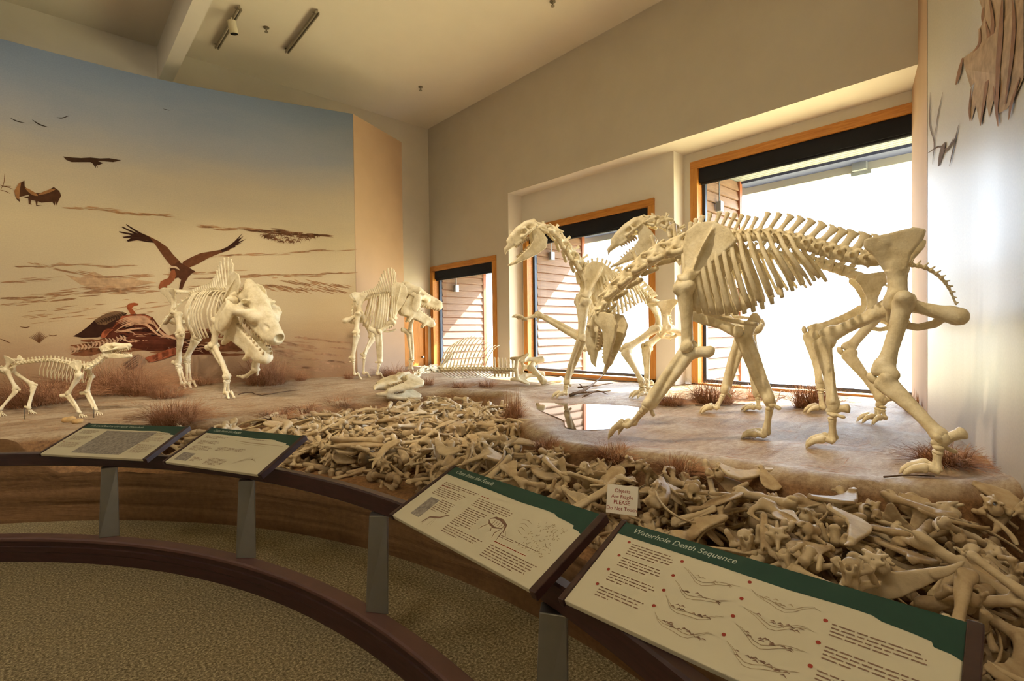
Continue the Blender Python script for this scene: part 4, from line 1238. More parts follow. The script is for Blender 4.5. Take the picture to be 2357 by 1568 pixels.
        s.toes(np.array(wr)+dd*0.07*k, kn, f, k*w**0.5, n, side, claw, 'metacarpal', 0.0 if grounded else 1.0)
    def hind(s, hip, kn, an, heel, mt, toe, side, k=1.0, w=1.0, n=3, claw=True):
        fl = side < 0
        limb('femur', hip, kn, s.d, w, not fl if False else fl, 'femur', s.root)
        ft = np.array(kn)-np.array(an)
        limb('tibia', np.array(kn)+(np.array(an)-np.array(kn))*0.03, an, s.d, w, fl, 'tibia', s.root)
        k1 = np.array(kn)-np.array(hip); k2 = np.array(kn)-np.array(an)
        pv = k1/np.linalg.norm(k1)+k2/np.linalg.norm(k2); pv = pv/max(np.linalg.norm(pv), 1e-6)
        if pv@s.d < 0: pv = s.d
        pd = np.array(kn)+pv*0.058*w-s.n*side*0.0
        put('patella', pd, frame(np.array(an)-np.array(kn), s.d), (w, w, w), fl, 'patella', s.root)
        put('astragalus', np.array(an), frame(np.array(mt)-np.array(an), s.d), (k*w, k*w, k*w), fl, 'astragalus', s.root)
        hb = np.array(an)+(np.array(mt)-np.array(an))*0.10
        limb('calcaneus', hb, heel, s.u, w*0.95, fl, 'calcaneus', s.root)
        f = np.array(toe)-np.array(mt); f = f-s.u*(f@s.u)
        dd = np.array(mt)-np.array(an); dd = dd/np.linalg.norm(dd)
        put('carpals', np.array(an)+dd*0.055*k*w, frame(dd, f), (k*w, k*w, k*w*0.7), fl, 'tarsals', s.root)
        s.toes(np.array(an)+dd*0.095*k*w**0.5, mt, f, k*w**0.5, n, side, claw, 'metatarsal')
    def pelvis(s, hipL, hipR, pitch, k, name='pelvis'):
        c = (np.array(hipL)+np.array(hipR))/2
        cp, sp = math.cos(pitch), math.sin(pitch)
        x = s.d*cp+s.u*sp
        z = -s.d*sp+s.u*cp
        R = np.stack([x, s.n, z], 1)
        return put('pelvis', c, R, (k, k, k), False, name, s.root), R, c
    def head(s, occ, snout, lib, jlib, size, open_a=0.3, roll=None, up=None, jawdrop=(0.03, -0.06), teeth=None, jscale=1.0, zs=1.0):
        occ, snout = np.array(occ), np.array(snout)
        x = snout-occ; L = np.linalg.norm(x); x = x/L
        u = np.array(up if up is not None else s.u, float)
        z = u-x*(u@x); z /= np.linalg.norm(z)
        R = np.stack([x, np.cross(z, x), z], 1)
        k = L/LIB[lib][2]
        sk = put(lib, occ, R, (k, k*size, k*zs), False, 'skull', s.root)
        c, sn = math.cos(open_a), math.sin(open_a)
        xj = x*c-z*sn; zj = x*sn+z*c
        Rj = np.stack([xj, np.cross(zj, xj), zj], 1)
        j0 = occ+x*jawdrop[0]*k+z*jawdrop[1]*k
        jw = put(jlib, j0, Rj, (k*jscale, k*size*jscale, k*jscale*zs), False, 'lower_jaw', s.root)
        if teeth:
            V, Fq, _ = LIB['tooth']
            for (a, yoff, zoff, x0, x1, n, sz), (Rm, org, par, dn) in ((teeth[0], (R, occ, sk, -1)), (teeth[1], (Rj, j0, jw, 1))):
                Ws, Qs, m_ = [], [], 0
                for sd in (1, -1):
                    for i in range(n):
                        t = i/max(n-1, 1)
                        p = np.array([x0+(x1-x0)*t, sd*(yoff+(a-yoff)*t), zoff])*k*np.array([1, size, 1])
                        q = (V*np.array([1.0, 0.85, 1.25*dn*-1])*sz*k*(1.15-0.3*t)+p)@Rm.T+org
                        Ws.append(q); Qs.append((Fq if dn*-1 > 0 else Fq[:, ::-1])+m_); m_ += len(q)
                tag(from_mesh('teeth', np_mesh('teeth', np.concatenate(Ws), np.concatenate(Qs)), M_teeth, par, True), kind='stuff')
        return sk, jw
    def rod(s, pts, r=0.006): return MB().tube(pts, r, 8).build('support_rod', M_rod, s.root, True)

MT = [(0.030, 0.046, -0.062, 0.18, 0.36, 7, 0.026), (0.034, 0.060, 0.004, 0.13, 0.36, 7, 0.026)]
BT = [(0.050, 0.070, -0.092, 0.28, 0.70, 9, 0.042), (0.035, 0.110, 0.050, 0.20, 0.62, 9, 0.042)]
DT = [(0.016, 0.028, -0.028, 0.14, 0.25, 8, 0.012), (0.013, 0.036, 0.012, 0.07, 0.20, 8, 0.012)]

def browser(name, o, d, label, neck, back, tail, skull, foreL, foreR, hindL, hindR, pel, group=None, nb=21, nr=14, rlen=0.62, lean=0.45, sph=0.17, open_a=0.32, hup=None, rwid=0.25, size=1.0, lf=0.22, skw=1.0, fdirL=None, fdirR=None, wl=1.0):
    """clawed browsing mammal: horse-like head, long neck, sloping back, three clawed toes"""
    s = Skel(name, o, d, label, 'skeleton', group)
    X = lambda p, l=0.0: s.px(p[0], p[1], l)
    nk = [X(p) for p in neck]
    s.column(nk, 6, 'cervical', lambda t: size*(1.15+0.45*t), spine=lambda t: (0.06+0.10*t)*size, lean=0.1, name='neck_vertebra')
    bk = [X(p) for p in back]
    def spn(t): return size*sph*(0.75+0.45*math.sin(math.pi*min(1, t*1.7+0.25))) if t < 0.5 else size*sph*(0.95-0.25*(t-0.5))
    col = s.column(bk, nb, 'lumbar', lambda t: size*(0.85+0.2*t), spine=spn, spw=lambda t: 0.95+max(0, t-0.4)*1.5, lean=lambda t: lean*(1-0.9*max(0, t-0.4)), name='vertebra', grow=1.7)
    for i in range(nr):
        t = i/(nr-1)
        Q, R = col[i]
        ln = rlen*size*(0.66+0.34*math.sin(math.pi*min(1.0, 0.25+t*0.85))-0.28*max(0, t-0.55))
        s.ribpair(Q, R, rwid*size*(0.55+0.5*math.sin(math.pi*(0.15+0.65*t))), ln, 0.10+0.14*t, 0.019*size, 0.008, 1.5-0.7*t, 0.35)
    tl = [X(p) for p in tail]
    s.column(tl, 12, 'caudal', lambda t: (1.25-0.75*t)*size, name='tail_vertebra')
    # head
    sk, jw = s.head(X(skull[0]), X(skull[1]), 'skull', 'jaw', skw, open_a, up=hup(s) if hup else None, teeth=MT, jawdrop=(0.055, -0.145))
    put('atlas', nk[0]+(X(skull[0])-nk[0])*0.4, frame(s.u, X(skull[0])-nk[0]), (0.8*size,)*3, False, 'atlas', s.root)
    hips = []
    for pts, sd, which in ((foreL, 1, 'f'), (foreR, -1, 'f'), (hindL, 1, 'h'), (hindR, -1, 'h')):
        g = pts[-1]
        toe = s.on_ground(g[0], g[1], 0.02) if len(g) == 2 else np.array(X(g[:2], sd*lf))
        lt = s.lat(toe) if len(g) == 2 else sd*lf
        lt = float(np.clip(lt, sd*lf-0.22, sd*lf+0.22))
        if which == 'f':
            ls = [sd*lf*0.70, sd*lf*1.05, sd*lf, lt, lt]
            P = [None if p is None else X(p, l) for p, l in zip(pts[:-1], ls)]
            kn = P[4]
            if len(g) == 2: kn[2] = max(kn[2], gz(kn[0], kn[1])+0.02)
            s.fore(P[0], P[1], P[2], P[3], kn, toe, sd, size, size*wl, size*1.3, 3, True, len(g) == 2, {1: fdirL, -1: fdirR}[sd])
        else:
            hip = X(pts[0], sd*0.19*size)
            hips.append(hip)
            P = [X(p, l) for p, l in zip(pts[1:-1], (sd*lf, lt, lt, lt))]
            P[3][2] = max(P[3][2], gz(P[3][0], P[3][1])+0.025)
            s.hind(hip-s.n*sd*0.0, P[0], P[1], P[2], P[3], toe, sd, size, size*wl)
    s.pelvis(hips[0], hips[1], pel[0], pel[1]*size)
    # sacrum between the last lumbar vertebra and the tail
    swept('sacrum', arclen([bk[-1], (bk[-1]*0.5+tl[0]*0.5)+s.u*0.015, tl[0]], 6)[0], np.array([0.05, 0.06, 0.055, 0.045, 0.035, 0.022])*size, np.array([0.04, 0.045, 0.04, 0.034, 0.028, 0.02])*size, s.n, s.root, 10)
    # breastbone
    a, b = col[1][0]-s.u*rlen*size*0.80+s.d*0.02, col[nr-4][0]-s.u*rlen*size*1.08
    swept('sternum', arclen([a, (a+b)/2-s.u*0.03, b], 8)[0], 0.022*size, 0.016*size, s.n, s.root, 8)
    return s

GRP = 'mounted skeletons of the clawed browsers'
A = browser('clawed_mammal_skeleton', (4.05, 1.5), (-0.15, 1), 'largest clawed cast skeleton with neck bent down and head hanging, by the biggest window',
    neck=[(1388, 712), (1404, 682), (1440, 648), (1478, 615), (1520, 588), (1560, 574)],
    back=[(1580, 570), (1630, 555), (1690, 549), (1765, 546), (1844, 562), (1906, 582), (1990, 600)],
    tail=[(2078, 608), (2125, 615), (2160, 635), (2183, 662), (2198, 695)],
    skull=[(1386, 716), (1360, 836)],
    foreL=[(1650, 522), (1574, 655), (1583, 806), (1492, 935), (1447, 978), (1412, 1003)],
    foreR=[(1660, 560), (1592, 715), (1706, 770), (1776, 925), (1757, 1000), (1712, 1000)],
    hindL=[(2082, 688), (2032, 866), (2168, 1008), (2218, 996), (2150, 1078), (2100, 1088)],
    hindR=[(2052, 702), (1896, 780), (1918, 935), (1953, 940), (1912, 1012), (1868, 1022)],
    pel=(0.06, 0.98), hup=lambda s: s.d*1.0+s.u*0.2-s.n*0.25, open_a=0.08, lf=0.24, sph=0.17, wl=1.02)
B = browser('clawed_mammal_skeleton', (5.7, 2.05), (-0.46, 0.97), 'standing cast skeleton with raised head and open jaws, behind the one hanging its head',
    neck=[(1497, 512), (1530, 517), (1548, 535), (1556, 565), (1570, 592), (1590, 606)],
    back=[(1600, 606), (1650, 594), (1700, 588), (1770, 590), (1850, 602), (1900, 614), (1950, 630)],
    tail=[(2018, 650), (2050, 662), (2075, 690), (2085, 720), (2090, 745)],
    skull=[(1490, 516), (1396, 572)],
    foreL=[(1690, 575), (1625, 690), (1708, 765), (1671, 900), (1647, 938), (1612, 946)],
    foreR=[(1690, 580), (1640, 690), (1722, 765), (1745, 905), (1744, 938), (1705, 940)],
    hindL=[(2010, 735), (1950, 808), (2030, 922), (2052, 915), (2022, 960), (1985, 970)],
    hindR=[(1990, 712), (1864, 765), (1888, 885), (1906, 885), (1890, 938), (1872, 946)],
    pel=(0.10, 0.88), open_a=0.12, lf=0.2, sph=0.15)
C = browser('clawed_mammal_skeleton', (5.6, 4.3), (-1.04, 0.6), 'cast skeleton stepping with one clawed foreleg stretched out, in front of the middle window',
    neck=[(1245, 527), (1274, 536), (1294, 562), (1312, 588), (1330, 610), (1342, 632)],
    back=[(1348, 640), (1372, 628), (1400, 630), (1425, 640), (1450, 656), (1470, 672), (1490, 692)],
    tail=[(1524, 700), (1535, 715), (1543, 738), (1546, 760), (1544, 780)],
    skull=[(1236, 523), (1158, 572)],
    foreL=[(1388, 612), (1346, 690), (1337, 783), (1306, 880), (1298, 906), (1272, 913)],
    foreR=[(1372, 612), (1335, 690), (1338, 776), (1238, 726), (1205, 734), (1162, 722, 0)],
    hindL=[(1508, 756), (1438, 806), (1478, 880), (1490, 876), (1478, 905), (1460, 914)],
    hindR=[(1540, 752), (1488, 800), (1488, 885), (1502, 880), (1492, 900), (1478, 905)],
    pel=(0.05, 0.85), open_a=0.12, lf=0.18, sph=0.15, rwid=0.22, fdirR=(0.2, 0.3, 1.0))

# ---- lying skeleton: on its side, back turned to the hall
pa, pb = atZ(1007, 878, 0.77), atZ(1181, 880, 0.75)
fd = pa-pb; fd[2] = 0; fd /= np.linalg.norm(fd)
F_ = Skel('lying_skeleton', (pb[0], pb[1], 0.0), None, 'collapsed cast skeleton lying on its side with ribs fanned upward on the sand', 'skeleton', None,
          basis=(fd, (0, 0, 1), np.cross((0, 0, 1), fd)*1.0))
if F_.u @ (CAM-F_.o) < 0: F_.u = -F_.u
zF = 0.92
def FX(x, y, off=0.0):
    """pixel -> upright plane through the lying backbone, moved off towards the hall"""
    nn = F_.u; q = F_.o+nn*off; r = ray(x, y)
    return CAM+r*(nn@(q-CAM))/(nn@r)
fb = [FX(1010, 851), (FX(1060, 849)), FX(1120, 849), FX(1181, 851)]
colF = F_.column(fb, 22, 'thoracic', lambda t: 1.0, spine=lambda t: 0.07, lean=0.4)
for i in range(14):
    Q, R = colF[i]
    t = i/13
    for sd in (1, -1):
        u = np.linspace(0, 1, 11)
        ln = (0.40+0.16*math.sin(math.pi*min(1, 0.1+t))) if sd > 0 else 0.30
        zz = Q[2]+(ln*np.sin(u*1.35)*(1.0) if sd > 0 else -np.minimum(0.19, ln*np.sin(u*1.3)*0.62))
        pts = [np.array([0, 0, 0.0])+Q-F_.u*(0.30*u[k]**1.5+0.02)-fd*(0.22*u[k]**1.3) for k in range(11)]
        for k in range(11):
            pts[k][2] = max(zz[k], gz(pts[k][0], pts[k][1])+0.006)
        swept('rib', pts, 0.011, 0.006, fd, F_.root, 6)
for i in range(16, 22):
    Q, R = colF[i]
    for sd in (1, -1):
        e = Q+np.array([0, 0, 0.20 if sd > 0 else -0.13])+fd*0.01
        e[2] = max(e[2], gz(e[0], e[1])+0.01)
        swept('side_process', arclen([Q, (Q+e)/2, e], 5)[0], [0.012, 0.012, 0.013, 0.016, 0.012], 0.006, fd, F_.root, 6)
so, st = F_.on_ground(950, 880, 0.16), F_.on_ground(856, 890, 0.14)
fn = []
for k, (x, y) in enumerate(((953, 872), (966, 859), (985, 849), (1008, 851))):
    dep = np.interp(k, (0, 3), ((so-CAM)@_F, (fb[0]-CAM)@_F)); r_p = CAM+ray(x, y)*dep
    r_p[2] = max(r_p[2], gz(r_p[0], r_p[1])+0.07); fn.append(r_p)
F_.column(fn, 6, 'cervical', lambda t: 0.85, spine=lambda t: 0.05, lean=0.1, name='neck_vertebra')
pc = FX(1205, 846, -0.02); pc[2] = gz(pc[0], pc[1])+0.27
Rp = np.stack([fd, np.array([0, 0, 1.0]), np.cross(fd, (0, 0, 1.0))], 1)
if Rp[:, 2] @ F_.u < 0: Rp = np.stack([fd, np.array([0, 0, -1.0]), np.cross(fd, (0, 0, -1.0))], 1)
put('pelvis', pc, Rp, (1.0, 1.0, 0.9), False, 'pelvis', F_.root)
q0 = F_.on_ground(1250, 878, 0.06); q1 = F_.on_ground(1292, 874, 0.05); q0[2] = gz(q0[0], q0[1])+0.07; q1[2] = gz(q1[0], q1[1])+0.06
limb('femur', pc+np.array([0, 0, 0.02])-fd*0.12, q0, F_.u, 0.95, False, 'femur', F_.root)
limb('tibia', q0, q1, F_.u, 0.95, False, 'tibia', F_.root)
F_.head(so, st, 'skull', 'jaw', 1.1, 0.10, up=np.array([0, 0, 0.22])-F_.u*0.95, teeth=MT, jawdrop=(0.055, -0.12))
sc0 = FX(1030, 838); sc0[2] = gz(sc0[0], sc0[1])+0.16
put('scapula', FX(1012, 848, 0.03), frame(FX(1040, 812, -0.1)-FX(1012, 848, 0.03), F_.u), (0.8, 0.8, 0.62), False, 'scapula', F_.root)

# ---- giant boar-like hunters
def boar(name, o, d, label, neck, back, tail, skull, foreL, foreR, hindL, hindR, pel, hup=None, group=None, size=1.0, open_a=0.2, lf=0.17, rlen=0.64, rwid=0.29, withers=0.36, rsweep=0.05, hw=1.0):
    s = Skel(name, o, d, label, 'skeleton', group)
    X = lambda p, l=0.0: s.px(p[0], p[1], l)
    nk = [X(p[:2], p[2] if len(p) > 2 else 0) for p in neck]
    s.column(nk, 5, 'cervical', lambda t: 1.15*size, spine=lambda t: (0.06+0.10*t)*size, lean=0.0, name='neck_vertebra')
    bk = [X(p) for p in back]
    spn = lambda t: size*(0.09+withers*math.exp(-((t-0.12)/0.26)**2))
    col = s.column(bk, 19, 'thoracic', lambda t: 1.15*size, spine=spn, spw=lambda t: 1.0, lean=0.22, name='vertebra')
    for i in range(11):
        t = i/10
        Q, R = col[int(round(1+i*1.2))]
        s.ribpair(Q, R, rwid*size*(0.62+0.42*math.sin(math.pi*(0.1+0.7*t))), rlen*size*(0.92+0.14*math.sin(math.pi*t)-0.22*max(0, t-0.6)), rsweep+0.10*t, 0.0165*size, 0.010, 1.1, 0.75)
    tl = [bk[-1]+np.array(p) for p in tail]
    s.column(tl, 9, 'caudal', lambda t: (1.1-0.6*t)*size, name='tail_vertebra')
    so_p = X(skull[0][:2], skull[0][2])
    st_p = X(skull[1][:2], skull[1][2]) if len(skull[1]) == 3 else so_p+np.array(skull[1][:3])
    s.head(so_p, st_p, 'boar_skull', 'boar_jaw', hw, open_a, zs=1.3, up=hup(s) if hup else None, teeth=BT, jawdrop=(0.06, -0.19))
    hips = []
    for pts, sd, which in ((foreL, 1, 'f'), (foreR, -1, 'f'), (hindL, 1, 'h'), (hindR, -1, 'h')):
        g = pts[-1]
        toe = s.on_ground(g[0], g[1], 0.02) if len(g) == 2 else X(g[:2], sd*lf)
        lt = float(np.clip(s.lat(toe), sd*lf-0.18, sd*lf+0.18)) if len(g) == 2 else sd*lf
        if which == 'f':
            P = [X(p, l) for p, l in zip(pts[:-1], [sd*lf*0.8, sd*lf*1.1, sd*lf, lt, lt])]
            if len(g) == 2: P[4][2] = max(P[4][2], gz(P[4][0], P[4][1])+0.05)
            s.fore(P[0], P[1], P[2], P[3], P[4], toe, sd, size, size*0.95, size, 2, False, len(g) == 2)
        else:
            hip = X(pts[0], sd*0.15*size); hips.append(hip)
            P = [X(p, l) for p, l in zip(pts[1:-1], (sd*lf, lt, lt, lt))]
            P[3][2] = max(P[3][2], gz(P[3][0], P[3][1])+0.05)
            s.hind(hip, P[0], P[1], P[2], P[3], toe, sd, size, size*0.92, 2, False)
    s.pelvis(hips[0], hips[1], pel[0], pel[1]*size)
    swept('sacrum', arclen([bk[-1], (bk[-1]+tl[0])/2+s.u*0.01, tl[0]], 5)[0], np.array([0.05, 0.05, 0.045, 0.035, 0.02])*size, np.array([0.035, 0.04, 0.035, 0.03, 0.018])*size, s.n, s.root, 8)
    a, b = col[1][0]-s.u*rlen*size*0.98, col[8][0]-s.u*rlen*size*1.02
    swept('sternum', arclen([a, (a+b)/2-s.u*0.02, b], 6)[0], 0.022*size, 0.018*size, s.n, s.root, 8)
    return s
D_ = boar('boar_like_skeleton', (1.85, 8.08), (0.34, -1.0), 'massive boar-like cast skeleton with broad-cheeked skull, one foreleg lifted, before the painted mural',
    neck=[(548, 690), (544, 684), (540, 680), (536, 678)],
    back=[(536, 676), (520, 672), (500, 673), (480, 676), (462, 680), (448, 686)],
    tail=[(-0.06, 0.10, 0.0), (-0.14, 0.16, -0.06), (-0.24, 0.20, -0.18), (-0.34, 0.22, -0.32), (-0.42, 0.23, -0.46)],
    skull=[(562, 690, 0.0), (0.22, -0.70, -0.56, 0)],
    foreL=[(598, 660), (590, 722), (594, 795), (588, 852), (562, 868), (545, 868, 0)],
    foreR=[(548, 636), (500, 735), (492, 798), (522, 868), (522, 905), (530, 916)],
    hindL=[(428, 725), (452, 782), (430, 826), (420, 824), (436, 880), (442, 890)],
    hindR=[(408, 720), (416, 768), (409, 838), (398, 834), (424, 885), (432, 894)],
    pel=(0.15, 0.85), hup=lambda s: s.u+s.d*0.15, open_a=0.16, hw=1.4)
E_ = boar('boar_like_skeleton', (4.46, 8.42), (0.63, -0.23), 'boar-like cast skeleton with gaping jaws standing between mural and small window',
    neck=[(934, 672), (926, 674), (920, 676), (914, 678)],
    back=[(914, 680), (898, 678), (880, 679), (862, 682), (846, 686), (836, 690)],
    tail=[(-0.10, 0.0, -0.01), (-0.17, 0.0, -0.06), (-0.20, 0.0, -0.16), (-0.21, 0.0, -0.28), (-0.21, 0.0, -0.40)],
    skull=[(932, 680, 0.0), (1018, 705, 0.0)],
    foreL=[(928, 652), (950, 712), (944, 765), (947, 825), (944, 850), (950, 858)],
    foreR=[(922, 655), (905, 738), (872, 765), (874, 832), (869, 862), (876, 870)],
    hindL=[(832, 725), (858, 775), (838, 817), (832, 814), (838, 860), (843, 868)],
    hindR=[(824, 722), (820, 768), (812, 825), (804, 822), (817, 862), (823, 872)],
    pel=(0.15, 0.85), open_a=0.30)

# ---- dog-like hunter
def dog(name, o, d, label):
    s = Skel(name, o, d, label, 'skeleton')
    X = lambda p, l=0.0: s.px(p[0], p[1], l)
    sz = 0.46
    nk = [X(p) for p in [(240, 822), (230, 831), (218, 839), (204, 846)]]
    s.column(nk, 6, 'cervical', lambda t: 0.42, spine=lambda t: 0.03, lean=0.1, name='neck_vertebra')
    bk = [X(p) for p in [(203, 847), (180, 843), (161, 838), (122, 831), (76, 833), (43, 838)]]
    col = s.column(bk, 20, 'lumbar', lambda t: 0.42, spine=lambda t: 0.055-0.02*t, spw=lambda t: 0.5, lean=0.4)
    for i in range(12):
        t = i/11
        Q, R = col[i]
        s.ribpair(Q, R, 0.075*(0.6+0.45*math.sin(math.pi*(0.15+0.6*t))), 0.20*(0.75+0.3*math.sin(math.pi*(0.2+0.6*t))), 0.03+0.03*t, 0.005, 0.0035, 1.0, 0.6)
    tl = [X(p) for p in [(38, 838), (20, 842), (0, 845), (-40, 850), (-80, 862)]]
    s.column(tl, 16, 'caudal', lambda t: 0.6-0.3*t, name='tail_vertebra')
    s.head(X((238, 813)), X((301, 796)), 'dog_skull', 'dog_jaw', 1.0, 0.36, teeth=DT, jawdrop=(0.045, -0.02))
    lf = 0.075
    for pts, sd in (([(196, 838), (211, 864), (201, 903), (220, 943), (226, 952), (232, 957)], 1), ([(172, 832), (183, 862), (156, 908), (182, 950), (190, 958), (204, 962)], -1)):
        toe = s.on_ground(*pts[-1], 0.01); lt = float(np.clip(s.lat(toe), sd*lf-0.1, sd*lf+0.1))
        P = [X(p, l) for p, l in zip(pts[:-1], [sd*lf*0.7, sd*lf, sd*lf, lt, lt])]
        P[4][2] = max(P[4][2], gz(P[4][0], P[4][1])+0.012)
        s.fore(P[0], P[1], P[2], P[3], P[4], toe, sd, 0.42, 1.0*0.42/0.42*0.42, 0.45, 4, False)
    hips = []
    for pts, sd in (([(24, 850), (78, 888), (66, 940), (57, 936), (74, 956), (84, 962)], 1), ([(16, 852), (38, 898), (0, 943), (-9, 937), (4, 962), (14, 968)], -1)):
        toe = s.on_ground(*pts[-1], 0.01); lt = float(np.clip(s.lat(toe), sd*lf-0.1, sd*lf+0.1))
        hip = X(pts[0], sd*0.055); hips.append(hip)
        P = [X(p, l) for p, l in zip(pts[1:-1], (sd*lf, lt, lt, lt))]
        P[3][2] = max(P[3][2], gz(P[3][0], P[3][1])+0.012)
        s.hind(hip, P[0], P[1], P[2], P[3], toe, sd, 0.42, 0.40, 4, False)
    s.pelvis(hips[0], hips[1], -0.45, 0.36)
    for p in ((216, 962), (57, 966)):
        g = s.on_ground(*p)
        s.rod([g-np.array([0, 0, 0.01]), g+np.array([0, 0, 0.12])], 0.003)
    return s
G_ = dog('dog_like_skeleton', (0.15, 7.62), (0.5, -0.4), 'small dog-like cast skeleton with open jaws walking beside the dry grass')
# rods that carry the big mounts
for s, (x, y, l) in ((A, (1905, 575, 0)), (A, (1700, 560, 0)), (C, (1400, 640, 0)), (B, (1800, 600, 0))):
    pass
# ================================================================== RAILING AND READING PANELS
Mr = Mat('dark_stained_rail', 0.38, 0.45)
fr_ = Mr.noise(Mr.coord((1, 1, 8)), 6, 5, 0.6, 0.4)
Mr.color(Mr.ramp(fr_, [(0.3, srgb(46, 26, 24)), (0.7, srgb(66, 40, 36))]))
M_rail = Mr.m
M_cap = plain('red_brown_cap', srgb(92, 62, 56), 0.45, 0.4, var=0.1, scale=8)
M_postm = plain('grey_painted_steel', srgb(132, 128, 122), 0.32, 0.5, 0.75, var=0.05, scale=10)
M_bracket = plain('dark_bracket', srgb(46, 40, 36), 0.5, 0.4, 0.4)
def arc_sweep(name, profile, a0, a1, n, mat, parent=None, smooth=True):
    """closed (r, z) profile swept about the rail's centre"""
    V, Fc = [], []
    k = len(profile)
    for i in range(n+1):
        a = a0+(a1-a0)*i/n
        for r, z in profile: V.append((CEN[0]+r*math.cos(a), CEN[1]+r*math.sin(a), z))
    for i in range(n):
        for j in range(k): Fc.append((i*k+j, i*k+(j+1) % k, (i+1)*k+(j+1) % k, (i+1)*k+j))
    Fc.append(tuple(range(k-1, -1, -1))); Fc.append(tuple(range(n*k, (n+1)*k)))
    bm = bmesh.new()
    me = pydata(name, V, Fc)
    bm.from_mesh(me); bmesh.ops.recalc_face_normals(bm, faces=bm.faces); bm.to_mesh(me); bm.free()
    return from_mesh(name, me, mat, parent, True)
A0, A1 = math.radians(-44), math.radians(86)
RK, RR = 4.467, 4.568
barrier = empty('barrier_railing', (CEN[0]+RR, CEN[1], 0))
tag(barrier, 'dark curved barrier rail with low plinth and grey tapered posts around the bone bed', 'railing')
arc_sweep('plinth', [(RK, 0), (RK+0.08, 0), (RK+0.08, 0.150), (RK+0.004, 0.150), (RK+0.004, 0.112), (RK-0.004, 0.108), (RK-0.004, 0.072), (RK, 0.068)], A0, A1, 120, M_rail, barrier)
arc_sweep('plinth_cap', [(RK-0.008, 0.150), (RK+0.086, 0.150), (RK+0.086, 0.166), (RK+0.078, 0.174), (RK, 0.174), (RK-0.008, 0.166)], A0, A1, 120, M_cap, barrier)
arc_sweep('handrail', [(RR, 0.668), (RR+0.008, 0.662), (RR+0.047, 0.662), (RR+0.055, 0.668), (RR+0.055, 0.750), (RR+0.047, 0.758), (RR+0.008, 0.758), (RR, 0.750)], A0, A1, 120, M_rail, barrier)
def add_post(ang):
    a = math.radians(ang)
    er = Vector((math.cos(a), math.sin(a), 0)); et = Vector((-math.sin(a), math.cos(a), 0))
    c = Vector((CEN[0], CEN[1], 0))
    V = []
    for z, rt_, dr_ in ((0.174, 0.110, -0.03), (0.662, 0.072, 0.0)):
        for r, t_ in ((4.568+dr_, 0.050), (4.522+dr_, 0.0), (4.582+dr_, -rt_), (4.612+dr_, -rt_*0.6), (4.612+dr_, 0.035)):
            V.append(c+er*r+et*t_+Vector((0, 0, z)))
    o = MB().add(V, [(4, 3, 2, 1, 0), (5, 6, 7, 8, 9)]+[(i_, (i_+1) % 5, (i_+1) % 5+5, i_+5) for i_ in range(5)]).build('post', M_postm, barrier)
    bevel(o, 0.004)
def angof(p): return math.degrees(math.atan2(p[1]-CEN[1], p[0]-CEN[0]))
for p in (atZ(226, 1240, 0.174), atZ(548, 1284, 0.174), atZ(849, 1406, 0.174)): add_post(angof(p))
for x in (-8.3, -24.5, 55.0, 71.0): add_post(x)

M_board = plain('cream_print_board', srgb(200, 190, 162), 0.5, 0.3, var=0.02, scale=5)
M_green = plain('green_header_print', srgb(28, 62, 50), 0.5, 0.3)
M_ink = plain('brown_print_ink', srgb(132, 104, 84), 0.6, 0.2)
M_inkr = plain('red_print_ink', srgb(150, 60, 44), 0.6, 0.2)
M_inkl = plain('light_print_ink', srgb(158, 138, 108), 0.6, 0.2)
M_white = plain('white_print', srgb(190, 196, 178), 0.5, 0.3)
Mph = Mat('printed_photo', 0.5, 0.3)
Mph.color(Mph.ramp(Mph.noise(Mph.coord((6, 6, 6)), 9, 6, 0.7), [(0.3, srgb(96, 88, 84)), (0.7, srgb(168, 158, 144))]))
M_photo = Mph.m

